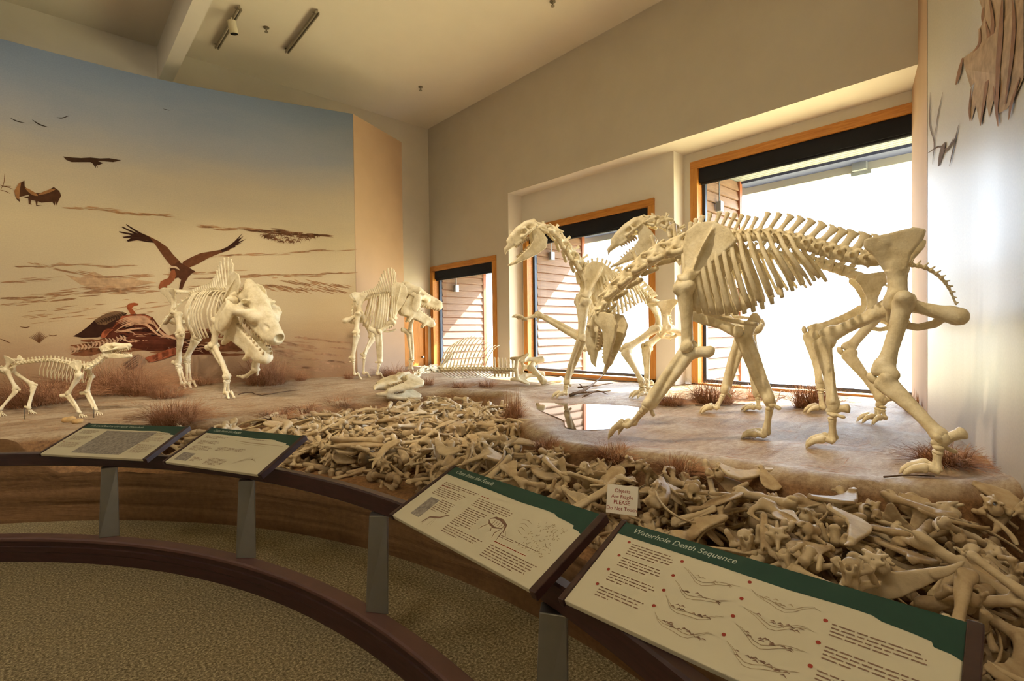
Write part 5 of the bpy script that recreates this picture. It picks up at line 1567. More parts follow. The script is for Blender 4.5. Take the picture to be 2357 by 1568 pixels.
def text_geo(txt, size, shear=0.0):
    cu = bpy.data.curves.new('t', 'FONT')
    cu.body = txt; cu.size = size; cu.shear = shear; cu.resolution_u = 3
    ob = bpy.data.objects.new('t', cu)
    COL.objects.link(ob)
    dg = bpy.context.evaluated_depsgraph_get()
    dg.update()
    me = bpy.data.meshes.new_from_object(ob.evaluated_get(dg))
    V = [(v.co.x, v.co.y) for v in me.vertices]
    Fc = [tuple(p.vertices) for p in me.polygons]
    bpy.data.objects.remove(ob); bpy.data.curves.remove(cu); bpy.data.meshes.remove(me)
    return V, Fc
class Board:
    """tilted reading panel: u right, v up the slope"""
    def __init__(s, pos, yaw, tilt, w, h, title, label):
        y, t = math.radians(yaw), math.radians(tilt)
        s.w, s.h = w, h
        s.u = np.array([math.cos(y), math.sin(y), 0.0])
        o = np.array([-math.sin(y), math.cos(y), 0.0])
        s.v = o*math.cos(t)+np.array([0, 0, math.sin(t)])
        s.n = np.cross(s.u, s.v)
        s.c = np.array(pos, float)-s.u*w/2
        s.root = empty('reading_panel', tuple(pos))
        tag(s.root, label, 'sign', None)
        s.slab('board', 0, w, 0, h, -0.020, 0.0, M_board)
        s.slab('end_bar', -0.020, 0.0, -0.006, h+0.006, -0.026, 0.004, M_rail)
        s.slab('end_bar', w, w+0.030, -0.006, h+0.006, -0.030, 0.006, M_rail)
        # green header with a ragged lower edge
        top = [(0, h), (w, h)]
        low = [(w, h*0.70), (w-0.02, h*0.725), (w-0.05, h*0.735), (w-0.055, h*0.77), (w-0.09, h*0.785), (w-0.15, h*0.80), (w-0.17, h*0.825), (w-0.22, h*0.830), (w*0.6, h*0.815), (w*0.4, h*0.83), (w*0.2, h*0.835), (0, h*0.84)]
        s.flat('header', [[(0.0, h)]+[(w, h)]+low], M_green)
        V, Fc = text_geo(title, h*0.082, 0.25)
        s.geo('title', [(0.045+x, h*0.900+y) for x, y in V], Fc, M_white, 0.0016)
        s.ink = {}
    def P(s, u, v, e=0.0): return s.c+s.u*u+s.v*v+s.n*e
    def slab(s, name, u0, u1, v0, v1, e0, e1, mat):
        V = [s.P(u, v, e) for e in (e0, e1) for (u, v) in ((u0, v0), (u1, v0), (u1, v1), (u0, v1))]
        o = MB().add(V, [(0, 3, 2, 1), (4, 5, 6, 7), (0, 1, 5, 4), (1, 2, 6, 5), (2, 3, 7, 6), (3, 0, 4, 7)]).build(name, mat, s.root)
        return bevel(o, 0.003)
    def geo(s, name, uv, Fc, mat, e=0.001):
        o = from_mesh(name, pydata(name, [s.P(u, v, e) for u, v in uv], Fc), mat, s.root, True)
        return tag(o, kind='stuff')
    def flat(s, name, polys, mat, e=0.0008):
        uv, Fc = [], []
        for p in polys:
            Fc.append(tuple(range(len(uv), len(uv)+len(p)))); uv += list(p)
        bm = bmesh.new()
        bv = [bm.verts.new(s.P(u, v, e)) for u, v in uv]
        for f in Fc: bm.faces.new([bv[i] for i in f])
        bmesh.ops.triangulate(bm, faces=bm.faces)
        me = bpy.data.meshes.new(name); bm.to_mesh(me); bm.free()
        o = from_mesh(name, me, mat, s.root, True)
        return tag(o, kind='stuff') if len(polys) > 1 else o
    def para(s, u0, v0, width, n, lh=0.011, first=None):
        """lines of small print, word by word"""
        out = []
        for i in range(n):
            u = u0; end = u0+width*(random.uniform(0.86, 1.0) if i < n-1 else random.uniform(0.3, 0.8))
            while u < end:
                wl = random.uniform(0.010, 0.034)
                e = min(u+wl, end)
                vv_ = v0-i*lh
                out.append([(u, vv_), (e, vv_), (e, vv_+lh*0.34), (u, vv_+lh*0.34)])
                u = e+0.0045
        return out
    def line(s, pts, w):
        return stroke(pts, w)
    def dot(s, u, v, r): return [(u+r*math.cos(a), v+r*math.sin(a)) for a in np.linspace(0, 2*math.pi, 14, endpoint=False)]
    def brackets(s):
        for f in (0.22, 0.78):
            u = s.w*f
            V = [s.P(u+a, b, -0.020) for a in (-0.012, 0.012) for b in (0.02, s.h*0.45)]
            p0, p1 = s.P(u, 0.04, -0.02), s.P(u, s.h*0.42, -0.02)
            q = s.P(u, 0.10, -0.02); q = np.array([q[0], q[1], 0.760])
            MB().add([p0-s.u*0.012, p0+s.u*0.012, p1+s.u*0.012, p1-s.u*0.012, q-s.u*0.012, q+s.u*0.012], [(0, 1, 2, 3), (0, 4, 5, 1), (0, 3, 4), (1, 5, 2), (3, 2, 5, 4)]).build('bracket', M_bracket, s.root)
b1 = Board((0.2025, 4.595, 0.775), -54.9, 23.7, 0.898, 0.383, 'Life and Death at the Agate Waterhole', 'reading panel with a large wide landscape picture in its middle')
b1.flat('picture', [[(0.24, 0.03), (0.66, 0.03), (0.72, 0.30), (0.26, 0.30)]], M_photo)
b1.flat('printed_text', b1.para(0.04, 0.29, 0.17, 4)+b1.para(0.04, 0.22, 0.17, 5)+b1.para(0.04, 0.14, 0.17, 6)+b1.para(0.70, 0.29, 0.15, 3)+b1.para(0.70, 0.24, 0.15, 6)+b1.para(0.70, 0.15, 0.16, 9), M_ink)
b1.flat('bullet', [b1.dot(0.035, 0.225, 0.004), b1.dot(0.035, 0.145, 0.004), b1.dot(0.695, 0.245, 0.004), b1.dot(0.695, 0.155, 0.004)], M_inkr)
b1.brackets()
b2 = Board((0.732, 3.647, 0.775), -65.8, 25.5, 0.857, 0.38, 'Clues from the Rocks', 'reading panel with a small square photo and a thin cross-section drawing')
b2.flat('picture', [[(0.05, 0.03), (0.17, 0.03), (0.17, 0.105), (0.05, 0.105)]], M_photo)
b2.flat('printed_text', b2.para(0.05, 0.29, 0.22, 3)+b2.para(0.05, 0.235, 0.20, 4)+b2.para(0.05, 0.18, 0.20, 5)+b2.para(0.29, 0.19, 0.25, 4)+b2.para(0.33, 0.08, 0.18, 6)+b2.para(0.19, 0.07, 0.10, 4)+b2.para(0.45, 0.295, 0.26, 1), M_ink)
b2.flat('drawing', [b2.line([(0.36, 0.270), (0.5, 0.262), (0.62, 0.262), (0.80, 0.262)], 0.008)]+[b2.line([(0.56+0.02*k, 0.05+0.012*k), (0.60+0.012*k, 0.09+0.004*k), (0.66+0.01*k, 0.14-0.006*k)], 0.0022) for k in range(9)]+[b2.line([(0.38, 0.25), (0.5, 0.245), (0.7, 0.243)], 0.003)], M_inkl)
b2.brackets()
b3 = Board((1.136, 1.63, 0.775), -91.04, 23.8, 0.915, 0.386, 'Clues from the Fossils', 'reading panel with a grey photo, two animal sketches and a dotted bone map')
b3.flat('picture', [[(0.085, 0.05), (0.155, 0.05), (0.155, 0.17), (0.085, 0.17)]], M_photo)
b3.flat('printed_text', b3.para(0.06, 0.275, 0.26, 3)+b3.para(0.06, 0.235, 0.21, 5)+b3.para(0.165, 0.175, 0.11, 7)+b3.para(0.34, 0.255, 0.24, 5)+b3.para(0.34, 0.19, 0.13, 10)+b3.para(0.34, 0.075, 0.24, 4)+b3.para(0.62, 0.135, 0.22, 2, 0.008)+b3.para(0.62, 0.08, 0.26, 6), M_ink)
b3.flat('printed_heading', b3.para(0.06, 0.250, 0.12, 1)+b3.para(0.34, 0.272, 0.20, 1)+b3.para(0.62, 0.100, 0.27, 1), M_inkr)
sk3 = [b3.line([(0.20, 0.035), (0.205, 0.06), (0.21, 0.075), (0.235, 0.083), (0.262, 0.092), (0.285, 0.115), (0.30, 0.12)], 0.010), b3.line([(0.205, 0.07), (0.195, 0.03)], 0.004), b3.line([(0.215, 0.07), (0.21, 0.03)], 0.004), b3.line([(0.245, 0.08), (0.245, 0.035)], 0.004), b3.line([(0.25, 0.08), (0.262, 0.04)], 0.004)]
sk3 += [b3.line([(0.50, 0.185), (0.52, 0.20), (0.56, 0.20), (0.60, 0.185), (0.62, 0.15)], 0.014), b3.line([(0.50, 0.18), (0.52, 0.165), (0.56, 0.155), (0.60, 0.165)], 0.010)]
sk3 += [b3.line([(0.53+0.015*k, 0.195), (0.535+0.015*k, 0.175), (0.53+0.015*k, 0.155)], 0.003) for k in range(5)]
sk3 += [b3.line(p, 0.005) for p in ([(0.52, 0.16), (0.505, 0.14), (0.50, 0.12)], [(0.545, 0.155), (0.56, 0.135), (0.545, 0.125)], [(0.60, 0.165), (0.585, 0.135), (0.595, 0.11)], [(0.61, 0.165), (0.615, 0.14), (0.625, 0.105)], [(0.625, 0.16), (0.645, 0.14)])]
b3.flat('drawing', sk3, M_ink)
bm3 = []
for k in range(110):
    u, v_ = random.uniform(0.72, 0.87), random.uniform(0.12, 0.27)
    if (u-0.72) < 0.01 or random.random() < 0.95:
        a = random.uniform(0, 3.1)
        bm3.append(b3.line([(u-0.005*math.cos(a), v_-0.005*math.sin(a)), (u, v_+0.001), (u+0.005*math.cos(a), v_+0.005*math.sin(a))], 0.0028))
b3.flat('bone_map', bm3+[b3.line([(0.64+0.01*k, 0.24-0.02*k), (0.67, 0.245-0.02*k), (0.70, 0.235-0.02*k)], 0.003) for k in range(4)], M_inkl)
b3.brackets()
b4 = Board((1.182, 0.603, 0.775), -87.2, 22.3, 0.907, 0.379, 'Waterhole Death Sequence', 'reading panel of numbered cross-section sketches under a green title strip')
tx, dots, dr, dr2 = [], [], [], []
for k, n in enumerate((5, 4, 4, 4)):
    v_ = 0.290-0.066*k
    tx += b4.para(0.075, v_, 0.155, n)
    dots.append(b4.dot(0.060, v_+0.006, 0.0055))
for k, n in enumerate((4, 4, 5)):
    v_ = 0.245-0.070*k
    tx += b4.para(0.665, v_, 0.19, n); dots.append(b4.dot(0.650, v_+0.006, 0.0055))
for c_, (u0, v_) in enumerate([(0.265, 0.270-0.062*k) for k in range(4)]+[(0.465, 0.275-0.064*k) for k in range(4)]):
    dots.append(b4.dot(u0-0.012, v_+0.018, 0.0055))
    base = [(u0+0.17*t, v_-0.028*math.sin(math.pi*min(1, t*1.15))+0.006*math.sin(t*12+c_)) for t in np.linspace(0, 1, 10)]
    dr.append(b4.line(base, 0.0022)); dr.append(b4.line([(x, y-0.012*math.sin(math.pi*i/9)) for i, (x, y) in enumerate(base)], 0.0018))
    for q in range(7+3*(c_ % 4)):
        x = u0+random.uniform(0.03, 0.15); y = v_-0.022+random.uniform(-0.004, 0.010)
        (dr2 if c_ % 4 else dr).append(b4.line([(x-0.006, y), (x, y+0.004), (x+0.008, y+random.uniform(-0.003, 0.004))], 0.0040))
b4.flat('printed_text', tx, M_ink)
b4.flat('numbered_dot', dots, M_inkr)
b4.flat('outline_drawing', dr, M_inkl)
b4.flat('drawing', dr2, M_ink)
b4.brackets()

# ================================================================== BONE BED
def rib_geo(n=9, ns=6, L=0.42, bend=1.5):
    a = np.linspace(-bend/2, bend/2, n)
    r = L/bend
    pts = np.c_[np.sin(a)*r, np.cos(a)*r-r*math.cos(bend/2)*1.0, 0.02*np.sin(np.linspace(0, 3, n))]
    pts[:, 1] -= pts[:, 1].mean()
    d = np.gradient(pts, axis=0); d /= np.linalg.norm(d, axis=1)[:, None]
    z = np.array([0, 0, 1.0]); b = np.cross(d, z)
    an = np.linspace(0, 2*np.pi, ns, endpoint=False)
    w = np.linspace(0.010, 0.015, n); w[-1] *= 0.6; w[0] *= 1.2
    W = (pts[:, None]+np.cos(an)[None, :, None]*b[:, None]*w[:, None, None]*0.6+np.sin(an)[None, :, None]*z*w[:, None, None]*1.15).reshape(-1, 3)
    Q = [(i*ns+k, (i+1)*ns+k, (i+1)*ns+(k+1) % ns, i*ns+(k+1) % ns) for i in range(n-1) for k in range(ns)]
    Q += [(0, 1, 2, 3), (0, 3, 4, 5), tuple((n-1)*ns+k for k in (3, 2, 1, 0)), tuple((n-1)*ns+k for k in (5, 4, 3, 0))]
    return W, np.array(Q)
PL = {}
def pile_kind(name, V, Fq):
    """recentre and lay the bone's long axis along x, its flattest axis along z"""
    C_ = V.mean(0); W = V-C_
    w, e = np.linalg.eigh(np.cov(W.T))
    R = e[:, ::-1]
    if np.linalg.det(R) < 0: R[:, 2] *= -1
    Z = W@R
    if name in ('femur', 'tibia', 'humerus', 'radius_ulna', '_') and np.ptp(Z[:, 0]) > 0.3: Z = Z*np.array([1, 0.72, 0.70])
    PL[name] = (Z, Fq)
def half_pelvis():
    f = _pelvis()
    def g(P): return np.maximum(f(P), 0.012-P[:, 1])
    g.bb = (np.array([f.bb[0][0], 0.0, f.bb[0][2]]), f.bb[1])
    return net(g, 0.012)
for k in ('femur', 'tibia', 'humerus', 'radius_ulna', 'metapodial', 'scapula', 'cervical', 'lumbar', 'jaw', 'skull', 'calcaneus', 'astragalus', 'phalanx'):
    pile_kind(k, LIB[k][0], LIB[k][1])
pile_kind('pelvis', *half_pelvis())
def half_jaw():
    f = _jaw()
    def g(P): return np.maximum(f(P), -P[:, 1])
    g.bb = (np.array([f.bb[0][0], 0.0, f.bb[0][2]]), f.bb[1])
    return net(g, 0.0095)
pile_kind('half_jaw', *half_jaw())
pile_kind('rib', *rib_geo(13, 8))
pile_kind('short_rib', *rib_geo(11, 8, 0.30, 0.9))
LOW = {}
for nm, f, h in (('femur', _femur(), 0.034), ('tibia', _tibia(), 0.030), ('humerus', _humerus(), 0.033), ('radius_ulna', _ulna(), 0.030)):
    V, Fq = net(f, h); keep = dict(PL); pile_kind('_', V, Fq); LOW[nm] = PL.pop('_')
V, Fq = net(_vert(0.085, 0.036, 0.105, 0.02), 0.027); pile_kind('_', V, Fq); LOW['lumbar'] = PL.pop('_')
V, Fq = net(U([ell((0, -0.022, 0), (0.038, 0.022, 0.036)), ell((0, 0.022, 0), (0.038, 0.022, 0.036)), ell((0.012, 0, 0.035), (0.034, 0.036, 0.022))], 0.012), 0.021); pile_kind('_', V, Fq); LOW['astragalus'] = PL.pop('_')
V, Fq = net(U([cap((0, 0, 0.01), (0, 0, 0.13), 0.019, 0.017), ell((0, 0, 0.0), (0.026, 0.026, 0.02)), ell((0, 0, 0.14), (0.026, 0.026, 0.02))], 0.01), 0.020); pile_kind('_', V, Fq); LOW['metapodial'] = PL.pop('_')
pile_kind('_', *rib_geo(7, 6)); LOW['rib'] = PL.pop('_')

Mq = Mat('warm_lit_soil_bone', 0.55, 0.3)  # the bed's warm, dim light painted into a soil-stained bone colour
q1 = Mq.noise(Mq.coord(), 7, 5, 0.6)
oi = Mq.n('ShaderNodeObjectInfo')
q2 = Mq.mix(0.45, Mq.ramp(q1, [(0.3, srgb(146, 118, 84)), (0.55, srgb(198, 174, 134)), (0.75, srgb(218, 200, 164))]), Mq.ramp(oi.outputs['Random'], [(0.0, srgb(156, 128, 92)), (0.5, srgb(200, 176, 136)), (1.0, srgb(226, 208, 174))]))
Mq.color(q2)
Mq.bump(Mq.noise(Mq.coord(), 60, 4, 0.6), 0.25, 0.006)
M_pile = Mq.m
# height field of the bed, built up as bones are dropped on it
HX0, HY0, HC = -0.4, -0.9, 0.02
HNX, HNY = int((5.4-HX0)/HC), int((7.2-HY0)/HC)
hx = HX0+HC*(np.arange(HNX)+0.5); hy = HY0+HC*(np.arange(HNY)+0.5)
HXX, HYY = np.meshgrid(hx, hy, indexing='ij')
Hf = gz_np(HXX, HYY).reshape(HNX, HNY)
rad_ = np.hypot(HXX-CEN[0], HYY-CEN[1])
Hf[HYY < 0.15+(HXX-3.7)*0.33+0.01] = 5.0              # nor through the painted panel
Hf[rad_ < R_WALL+0.03] = 5.0                       # nothing hangs over the front face
prng = np.random.default_rng(5)
def rotm(yaw, pitch, roll):
    cy, sy, cp, sp, cr, sr = math.cos(yaw), math.sin(yaw), math.cos(pitch), math.sin(pitch), math.cos(roll), math.sin(roll)
    Rz = np.array([[cy, -sy, 0], [sy, cy, 0], [0, 0, 1]]); Ry = np.array([[cp, 0, -sp], [0, 1, 0], [sp, 0, cp]]); Rx = np.array([[1, 0, 0], [0, cr, -sr], [0, sr, cr]])
    return Rz@Ry@Rx
def drop(V, x, y, yaw, roll, sc, sink=0.012, maxtop=9.0, pitch=None):
    half = np.abs(V[:, 0]).max()*sc
    def hgt(px, py):
        i, j = int((px-HX0)/HC), int((py-HY0)/HC)
        if not (3 <= i < HNX-3 and 3 <= j < HNY-3): return None
        return np.percentile(Hf[i-2:i+3, j-2:j+3], 70)
    if pitch is None:
        a = hgt(x+0.7*half*math.cos(yaw), y+0.7*half*math.sin(yaw)); b = hgt(x-0.7*half*math.cos(yaw), y-0.7*half*math.sin(yaw))
        if a is None or b is None or a > 2 or b > 2: return None
        pitch = float(np.clip(math.atan2(a-b, 1.4*half), -0.45, 0.45))
    R = rotm(yaw, pitch, roll)
    W = (V*sc)@R.T
    i = ((W[:, 0]+x-HX0)/HC).astype(int); j = ((W[:, 1]+y-HY0)/HC).astype(int)
    if i.min() < 1 or j.min() < 1 or i.max() >= HNX-1 or j.max() >= HNY-1: return None
    h = Hf[i, j]
    if h.max() > 2: return None
    zz = np.percentile(h-W[:, 2], 96)-sink
    if zz+W[:, 2].max() > maxtop: return None
    np.maximum.at(Hf, (i, j), W[:, 2]+zz)
    return R*sc, np.array([x, y, zz])
PITS = PIT.copy()
def bed_points(n, margin=0.10):
    out = []
    while len(out) < n:
        P = np.c_[prng.uniform(-0.2, 4.9, 4000), prng.uniform(-0.75, 6.7, 4000)]
        d = poly_sd(P, PITS)
        r = np.hypot(P[:, 0]-CEN[0], P[:, 1]-CEN[1])
        pn = (P[:, 1]-(0.15+(P[:, 0]-3.7)*0.32))
        k = (d > margin+0.46*ss(4.3, 5.6, P[:, 1])*ss(2.2, 3.2, P[:, 0])) & (r > R_WALL+0.12) & (pn > 0.06)
        out += list(P[k])
    return out[:n]
def in_view(p, pad=40):
    x, y = proj(p)
    return -pad < x < 2357+pad and y < 1568+pad
# base layer: countless small and broken bones
SW, SQ, so_ = [], [], 0
kinds = ['rib', 'rib', 'metapodial', 'metapodial', 'astragalus', 'astragalus', 'lumbar', 'lumbar', 'tibia', 'radius_ulna', 'humerus', 'femur']
cnt = 0
for p in bed_points(1900, 0.13):
    if not in_view((p[0], p[1], 0.5)): continue
    k = kinds[prng.integers(len(kinds))]
    V, Fq = LOW[k]
    big = k in ('tibia', 'radius_ulna', 'humerus', 'femur')
    r = drop(V, p[0], p[1], prng.uniform(0, 6.28), prng.uniform(0, 6.28), prng.uniform(0.38, 0.6) if big else prng.uniform(0.6, 1.0), 0.020, 0.62)
    if r is None: continue
    SW.append(V@r[0].T+r[1]); SQ.append(Fq+so_); so_ += len(V); cnt += 1
o = from_mesh('bone_litter', np_mesh('bone_litter', np.concatenate(SW), np.concatenate(SQ)), M_pile)
tag(o, 'litter of small broken bones filling the floor of the bone bed', 'bones', kind='stuff')
# upper layer: the single bones one can tell apart
PM = {}
def pile_mesh(k):
    if k not in PM:
        V, Fq = PL[k]
        PM[k] = np_mesh('pile_'+k, V, Fq); PM[k].materials.append(M_pile)
    return PM[k]
INFO = {'femur': ('thigh_bone', 'thick knob-ended thigh bone'), 'tibia': ('shin_bone', 'straight shin bone with a thin splint'), 'humerus': ('upper_arm_bone', 'stout upper arm bone with broad ends'),
        'radius_ulna': ('forearm_bone', 'grooved forearm bone with elbow knob'), 'rib': ('loose_rib', 'long thin curved rib'), 'short_rib': ('loose_rib', 'short gently curved rib'), 'scapula': ('shoulder_blade', 'flat fan-shaped shoulder blade'),
        'pelvis': ('hip_bone', 'flared hip bone with a round socket'), 'half_jaw': ('jaw_half', 'half of a lower jaw'), 'jaw': ('lower_jaw_bone', 'forked whole lower jaw'), 'skull': ('loose_skull', 'long loose skull'),
        'cervical': ('neck_vertebra_bone', 'chunky neck vertebra'), 'lumbar': ('back_vertebra', 'winged back vertebra'), 'metapodial': ('foot_bone', 'short spool-shaped foot bone'), 'calcaneus': ('heel_bone', 'stubby heel bone')}
ZONES = [('against the soil bank below the lying skeleton', 4.0, 5.6), ('under the shady left ledge', 1.4, 5.4), ('at the front lip behind the square-photo panel', 1.7, 4.3), ('by the tall straggly tussock', 3.9, 4.5), ('in the middle of the far bone bed', 2.9, 5.0), ('in the narrow neck below the puddle', 2.6, 3.2),
         ('around the small notice card', 2.55, 1.9), ('behind the bone-map panel', 2.1, 2.5), ('under the front bank of the sand', 3.0, 1.3), ('behind the numbered-sketch panel', 2.3, 1.0), ('beside the grey painted panel wall', 3.3, 0.6)]
PLUR = {'back_vertebra': 'back vertebrae', 'neck_vertebra_bone': 'neck vertebrae', 'jaw_half': 'jaw halves'}
SC0 = {'femur': 0.70, 'humerus': 0.72, 'tibia': 0.80, 'radius_ulna': 0.72, 'rib': 0.95, 'short_rib': 1.0, 'scapula': 0.58, 'pelvis': 0.66, 'half_jaw': 0.78, 'jaw': 0.75, 'skull': 0.8, 'cervical': 0.95, 'lumbar': 0.95, 'metapodial': 1.0, 'calcaneus': 0.9}
plan = ['femur']*40+['humerus']*44+['tibia']*34+['radius_ulna']*36+['rib']*80+['short_rib']*60+['scapula']*52+['pelvis']*60+['half_jaw']*54+['jaw']*12+['skull']*9+['cervical']*66+['lumbar']*92+['metapodial']*34+['calcaneus']*16
prng.shuffle(plan)
pts = [p for p in bed_points(3000, 0.08) if in_view((p[0], p[1], 0.55), 20) and math.hypot(p[0]-CEN[0], p[1]-CEN[1]) > R_WALL+0.2]
pi = 0
placed = 0
gp = atZ(1430, 1184, 0.58)
sign_xy = gp[:2]
for k in plan:
    V, Fq = PL[k]
    r = None
    for _ in range(12):
        p = pts[pi % len(pts)]; pi += 1
        if np.hypot(p[0]-sign_xy[0], p[1]-sign_xy[1]) < 0.17: continue
        flat = k in ('scapula', 'pelvis', 'half_jaw', 'rib', 'short_rib', 'jaw')
        sc = SC0[k]*prng.uniform(0.72, 1.08)*(0.84 if p[1] < 3.4 else 0.95)
        roll = prng.normal(0, 0.35)+(math.pi if prng.random() < 0.5 else 0) if flat else prng.uniform(0, 6.28)
        pit_ = None
        if k in ('scapula', 'pelvis', 'half_jaw') and prng.random() < 0.38: roll = prng.uniform(0.8, 2.2)
        r = drop(V, p[0], p[1], prng.uniform(0, 6.28), roll, sc, 0.014, 0.78, pit_)
        if r is not None: break
    if r is None: continue
    nm, lab = INFO[k]
    o = bpy.data.objects.new(nm, pile_mesh(k)); COL.objects.link(o)
    M4 = Matrix.Identity(4)
    for a in range(3):
        for b in range(3): M4[a][b] = r[0][a, b]
        M4[a][3] = r[1][a]
    o.matrix_world = M4
    zi = int(np.argmin([np.hypot(r[1][0]-q[1], r[1][1]-q[2]) for q in ZONES]))
    up_ = k in ('scapula', 'pelvis', 'half_jaw') and 0.75 < (roll % math.pi) < 2.3
    big_ = sc > (0.84 if p[1] < 3.4 else 0.95)*0.98*SC0[k]
    tag(o, ('upturned ' if up_ else ('big ' if big_ else ''))+lab+' '+ZONES[zi][0], 'bone', PLUR.get(nm, nm.replace('_', ' ')+'s')+' '+ZONES[zi][0])
    placed += 1
print('PILE', cnt, placed, sum(len(q) for q in SQ))
# folded card standing among the bones
M_card = plain('white_card', srgb(236, 226, 206), 0.6, 0.2)
M_cardtext = plain('card_red_print', srgb(166, 62, 48), 0.6, 0.2)
gp[2] = float(np.max(Hf[int((gp[0]-HX0)/HC)-4:int((gp[0]-HX0)/HC)+5, int((gp[1]-HY0)/HC)-4:int((gp[1]-HY0)/HC)+5]))-0.005
gp = atZ(1430, 1184, gp[2])
card = empty('fragile_notice_card', tuple(gp))
tag(card, 'small folded white card with red fragile notice standing among the bones', 'sign')
cu_ = np.array([0.42, -0.90, 0.0]); cu_ /= np.linalg.norm(cu_)
co_ = np.array([-cu_[1], cu_[0], 0.0])
if co_ @ (np.array([gp[0], gp[1], 0])) < 0: co_ = -co_
cv_ = co_*0.34+np.array([0, 0, 0.94])
cn_ = np.cross(cu_, cv_)
CP = lambda u, v, e=0.0: gp+cu_*u+cv_*v+cn_*e
cw, ch = 0.150, 0.135
V = [CP(-cw/2, 0, e) for e in (0, -0.0015)]+[CP(cw/2, 0, e) for e in (0, -0.0015)]+[CP(cw/2, ch, e) for e in (0, -0.0015)]+[CP(-cw/2, ch, e) for e in (0, -0.0015)]
MB().add(V, [(0, 2, 4, 6), (7, 5, 3, 1), (0, 1, 3, 2), (2, 3, 5, 4), (4, 5, 7, 6), (6, 7, 1, 0)]).build('front_leaf', M_card, card)
bk_ = CP(-cw/2, ch)+co_*0.07-np.array([0, 0, ch*0.94]); bk2 = CP(cw/2, ch)+co_*0.07-np.array([0, 0, ch*0.94])
V = [CP(-cw/2, ch), CP(cw/2, ch), bk2, bk_]
V += [q+co_*0.0015 for q in V]
MB().add(V, [(0, 1, 2, 3), (7, 6, 5, 4), (0, 4, 5, 1), (1, 5, 6, 2), (2, 6, 7, 3), (3, 7, 4, 0)]).build('back_leaf', M_card, card)
for i, (t_, sz) in enumerate((('Objects', 0.024), ('Are Fragile', 0.024), ('PLEASE', 0.026), ('Do Not Touch', 0.024))):
    Vt, Ft = text_geo(t_, sz)
    mx_ = (max(v[0] for v in Vt)+min(v[0] for v in Vt))/2
    o = from_mesh('printed_line', pydata('printed_line', [CP(x-mx_, ch-0.034-i*0.028+y, 0.0009) for x, y in Vt], Ft), M_cardtext, card, True)
    o['kind'] = 'stuff'
# ================================================================== DRY GRASS, TWIGS, STONES, CEILING FITTINGS
Mgr = Mat('dry_grass', 0.75, 0.2)
ng = Mgr.noise(Mgr.coord(), 14, 3)
Mgr.color(Mgr.ramp(ng, [(0.3, srgb(124, 82, 56)), (0.55, srgb(176, 128, 92)), (0.75, srgb(210, 170, 130))]))
M_grass = Mgr.m
M_twig = plain('grey_brown_twig', srgb(112, 88, 68), 0.8, 0.15, var=0.3, scale=20)
grg = np.random.default_rng(21)
_mx = np.r_[MURC[:, 0], 5.64, 7.0]; _my = np.r_[MURC[:, 1], 9.63, 9.63]
_px = np.r_[PANC[::-1, 0], 7.69]; _py = np.r_[PANC[::-1, 1], 1.33]
def in_front(x, y):
    """keep a blade on the room side of the painted walls"""
    return max(min(y, float(np.interp(x, _mx, _my))-0.03), float(np.interp(x, _px, _py))+0.03)
def blades(base, rad, hgt, n, droop=0.7, wid=0.0035, lean=(0, 0)):
    V, Fc = [], []
    for i in range(n):
        a = grg.uniform(0, 6.283); rr_ = rad*math.sqrt(grg.random())*0.55
        x, y = base[0]+rr_*math.cos(a), base[1]+rr_*math.sin(a)
        z = gz(x, y)-0.01 if i % 4 == 0 else base[2]-0.012
        a2 = a+grg.normal(0, 0.9)
        f_ = grg.random(); h = hgt*(1.1-0.75*f_)*grg.uniform(0.6, 1.0); out = rad*(0.15+1.0*f_)
        dr = droop*grg.uniform(0.5, 1.7)
        dx, dy = math.cos(a2), math.sin(a2)
        px_, py_ = -dy*wid, dx*wid
        m_ = len(V)
        for t in (0, 0.4, 0.75, 1.0):
            cx_, cy_ = x+dx*out*t**1.4+lean[0]*t, y+dy*out*t**1.4+lean[1]*t
            cy_ = in_front(cx_, cy_)
            cz = z+h*(t-dr*0.5*t**2.6)
            k = 1-0.85*t
            V += [(cx_-px_*k, cy_-py_*k, cz), (cx_+px_*k, cy_+py_*k, cz+0.001)]
        for q in range(3): Fc.append((m_+2*q, m_+2*q+1, m_+2*q+3, m_+2*q+2))
    return V, Fc
def tussock(px_, py_, wpx, hpx, label, n=260, droop=0.8, zoff=0.0):
    z = 0.72
    for _ in range(14):
        p = atZ(px_, py_, z); z = 0.5*z+0.5*gz(p[0], p[1])
    dist = np.linalg.norm(p-CAM)
    rad = wpx/2*dist/FPX*1.05; h = hpx*dist/FPX*1.35
    V, Fc = blades(p, rad, h, int(n*2.6), droop, 0.0026)
    o = from_mesh('grass_tussock', pydata('grass_tussock', [tuple(np.array(v)-p) for v in V], Fc), M_grass)
    o.location = tuple(p)
    tag(o, label, 'grass', 'dry grass tussocks of the diorama')
    return o
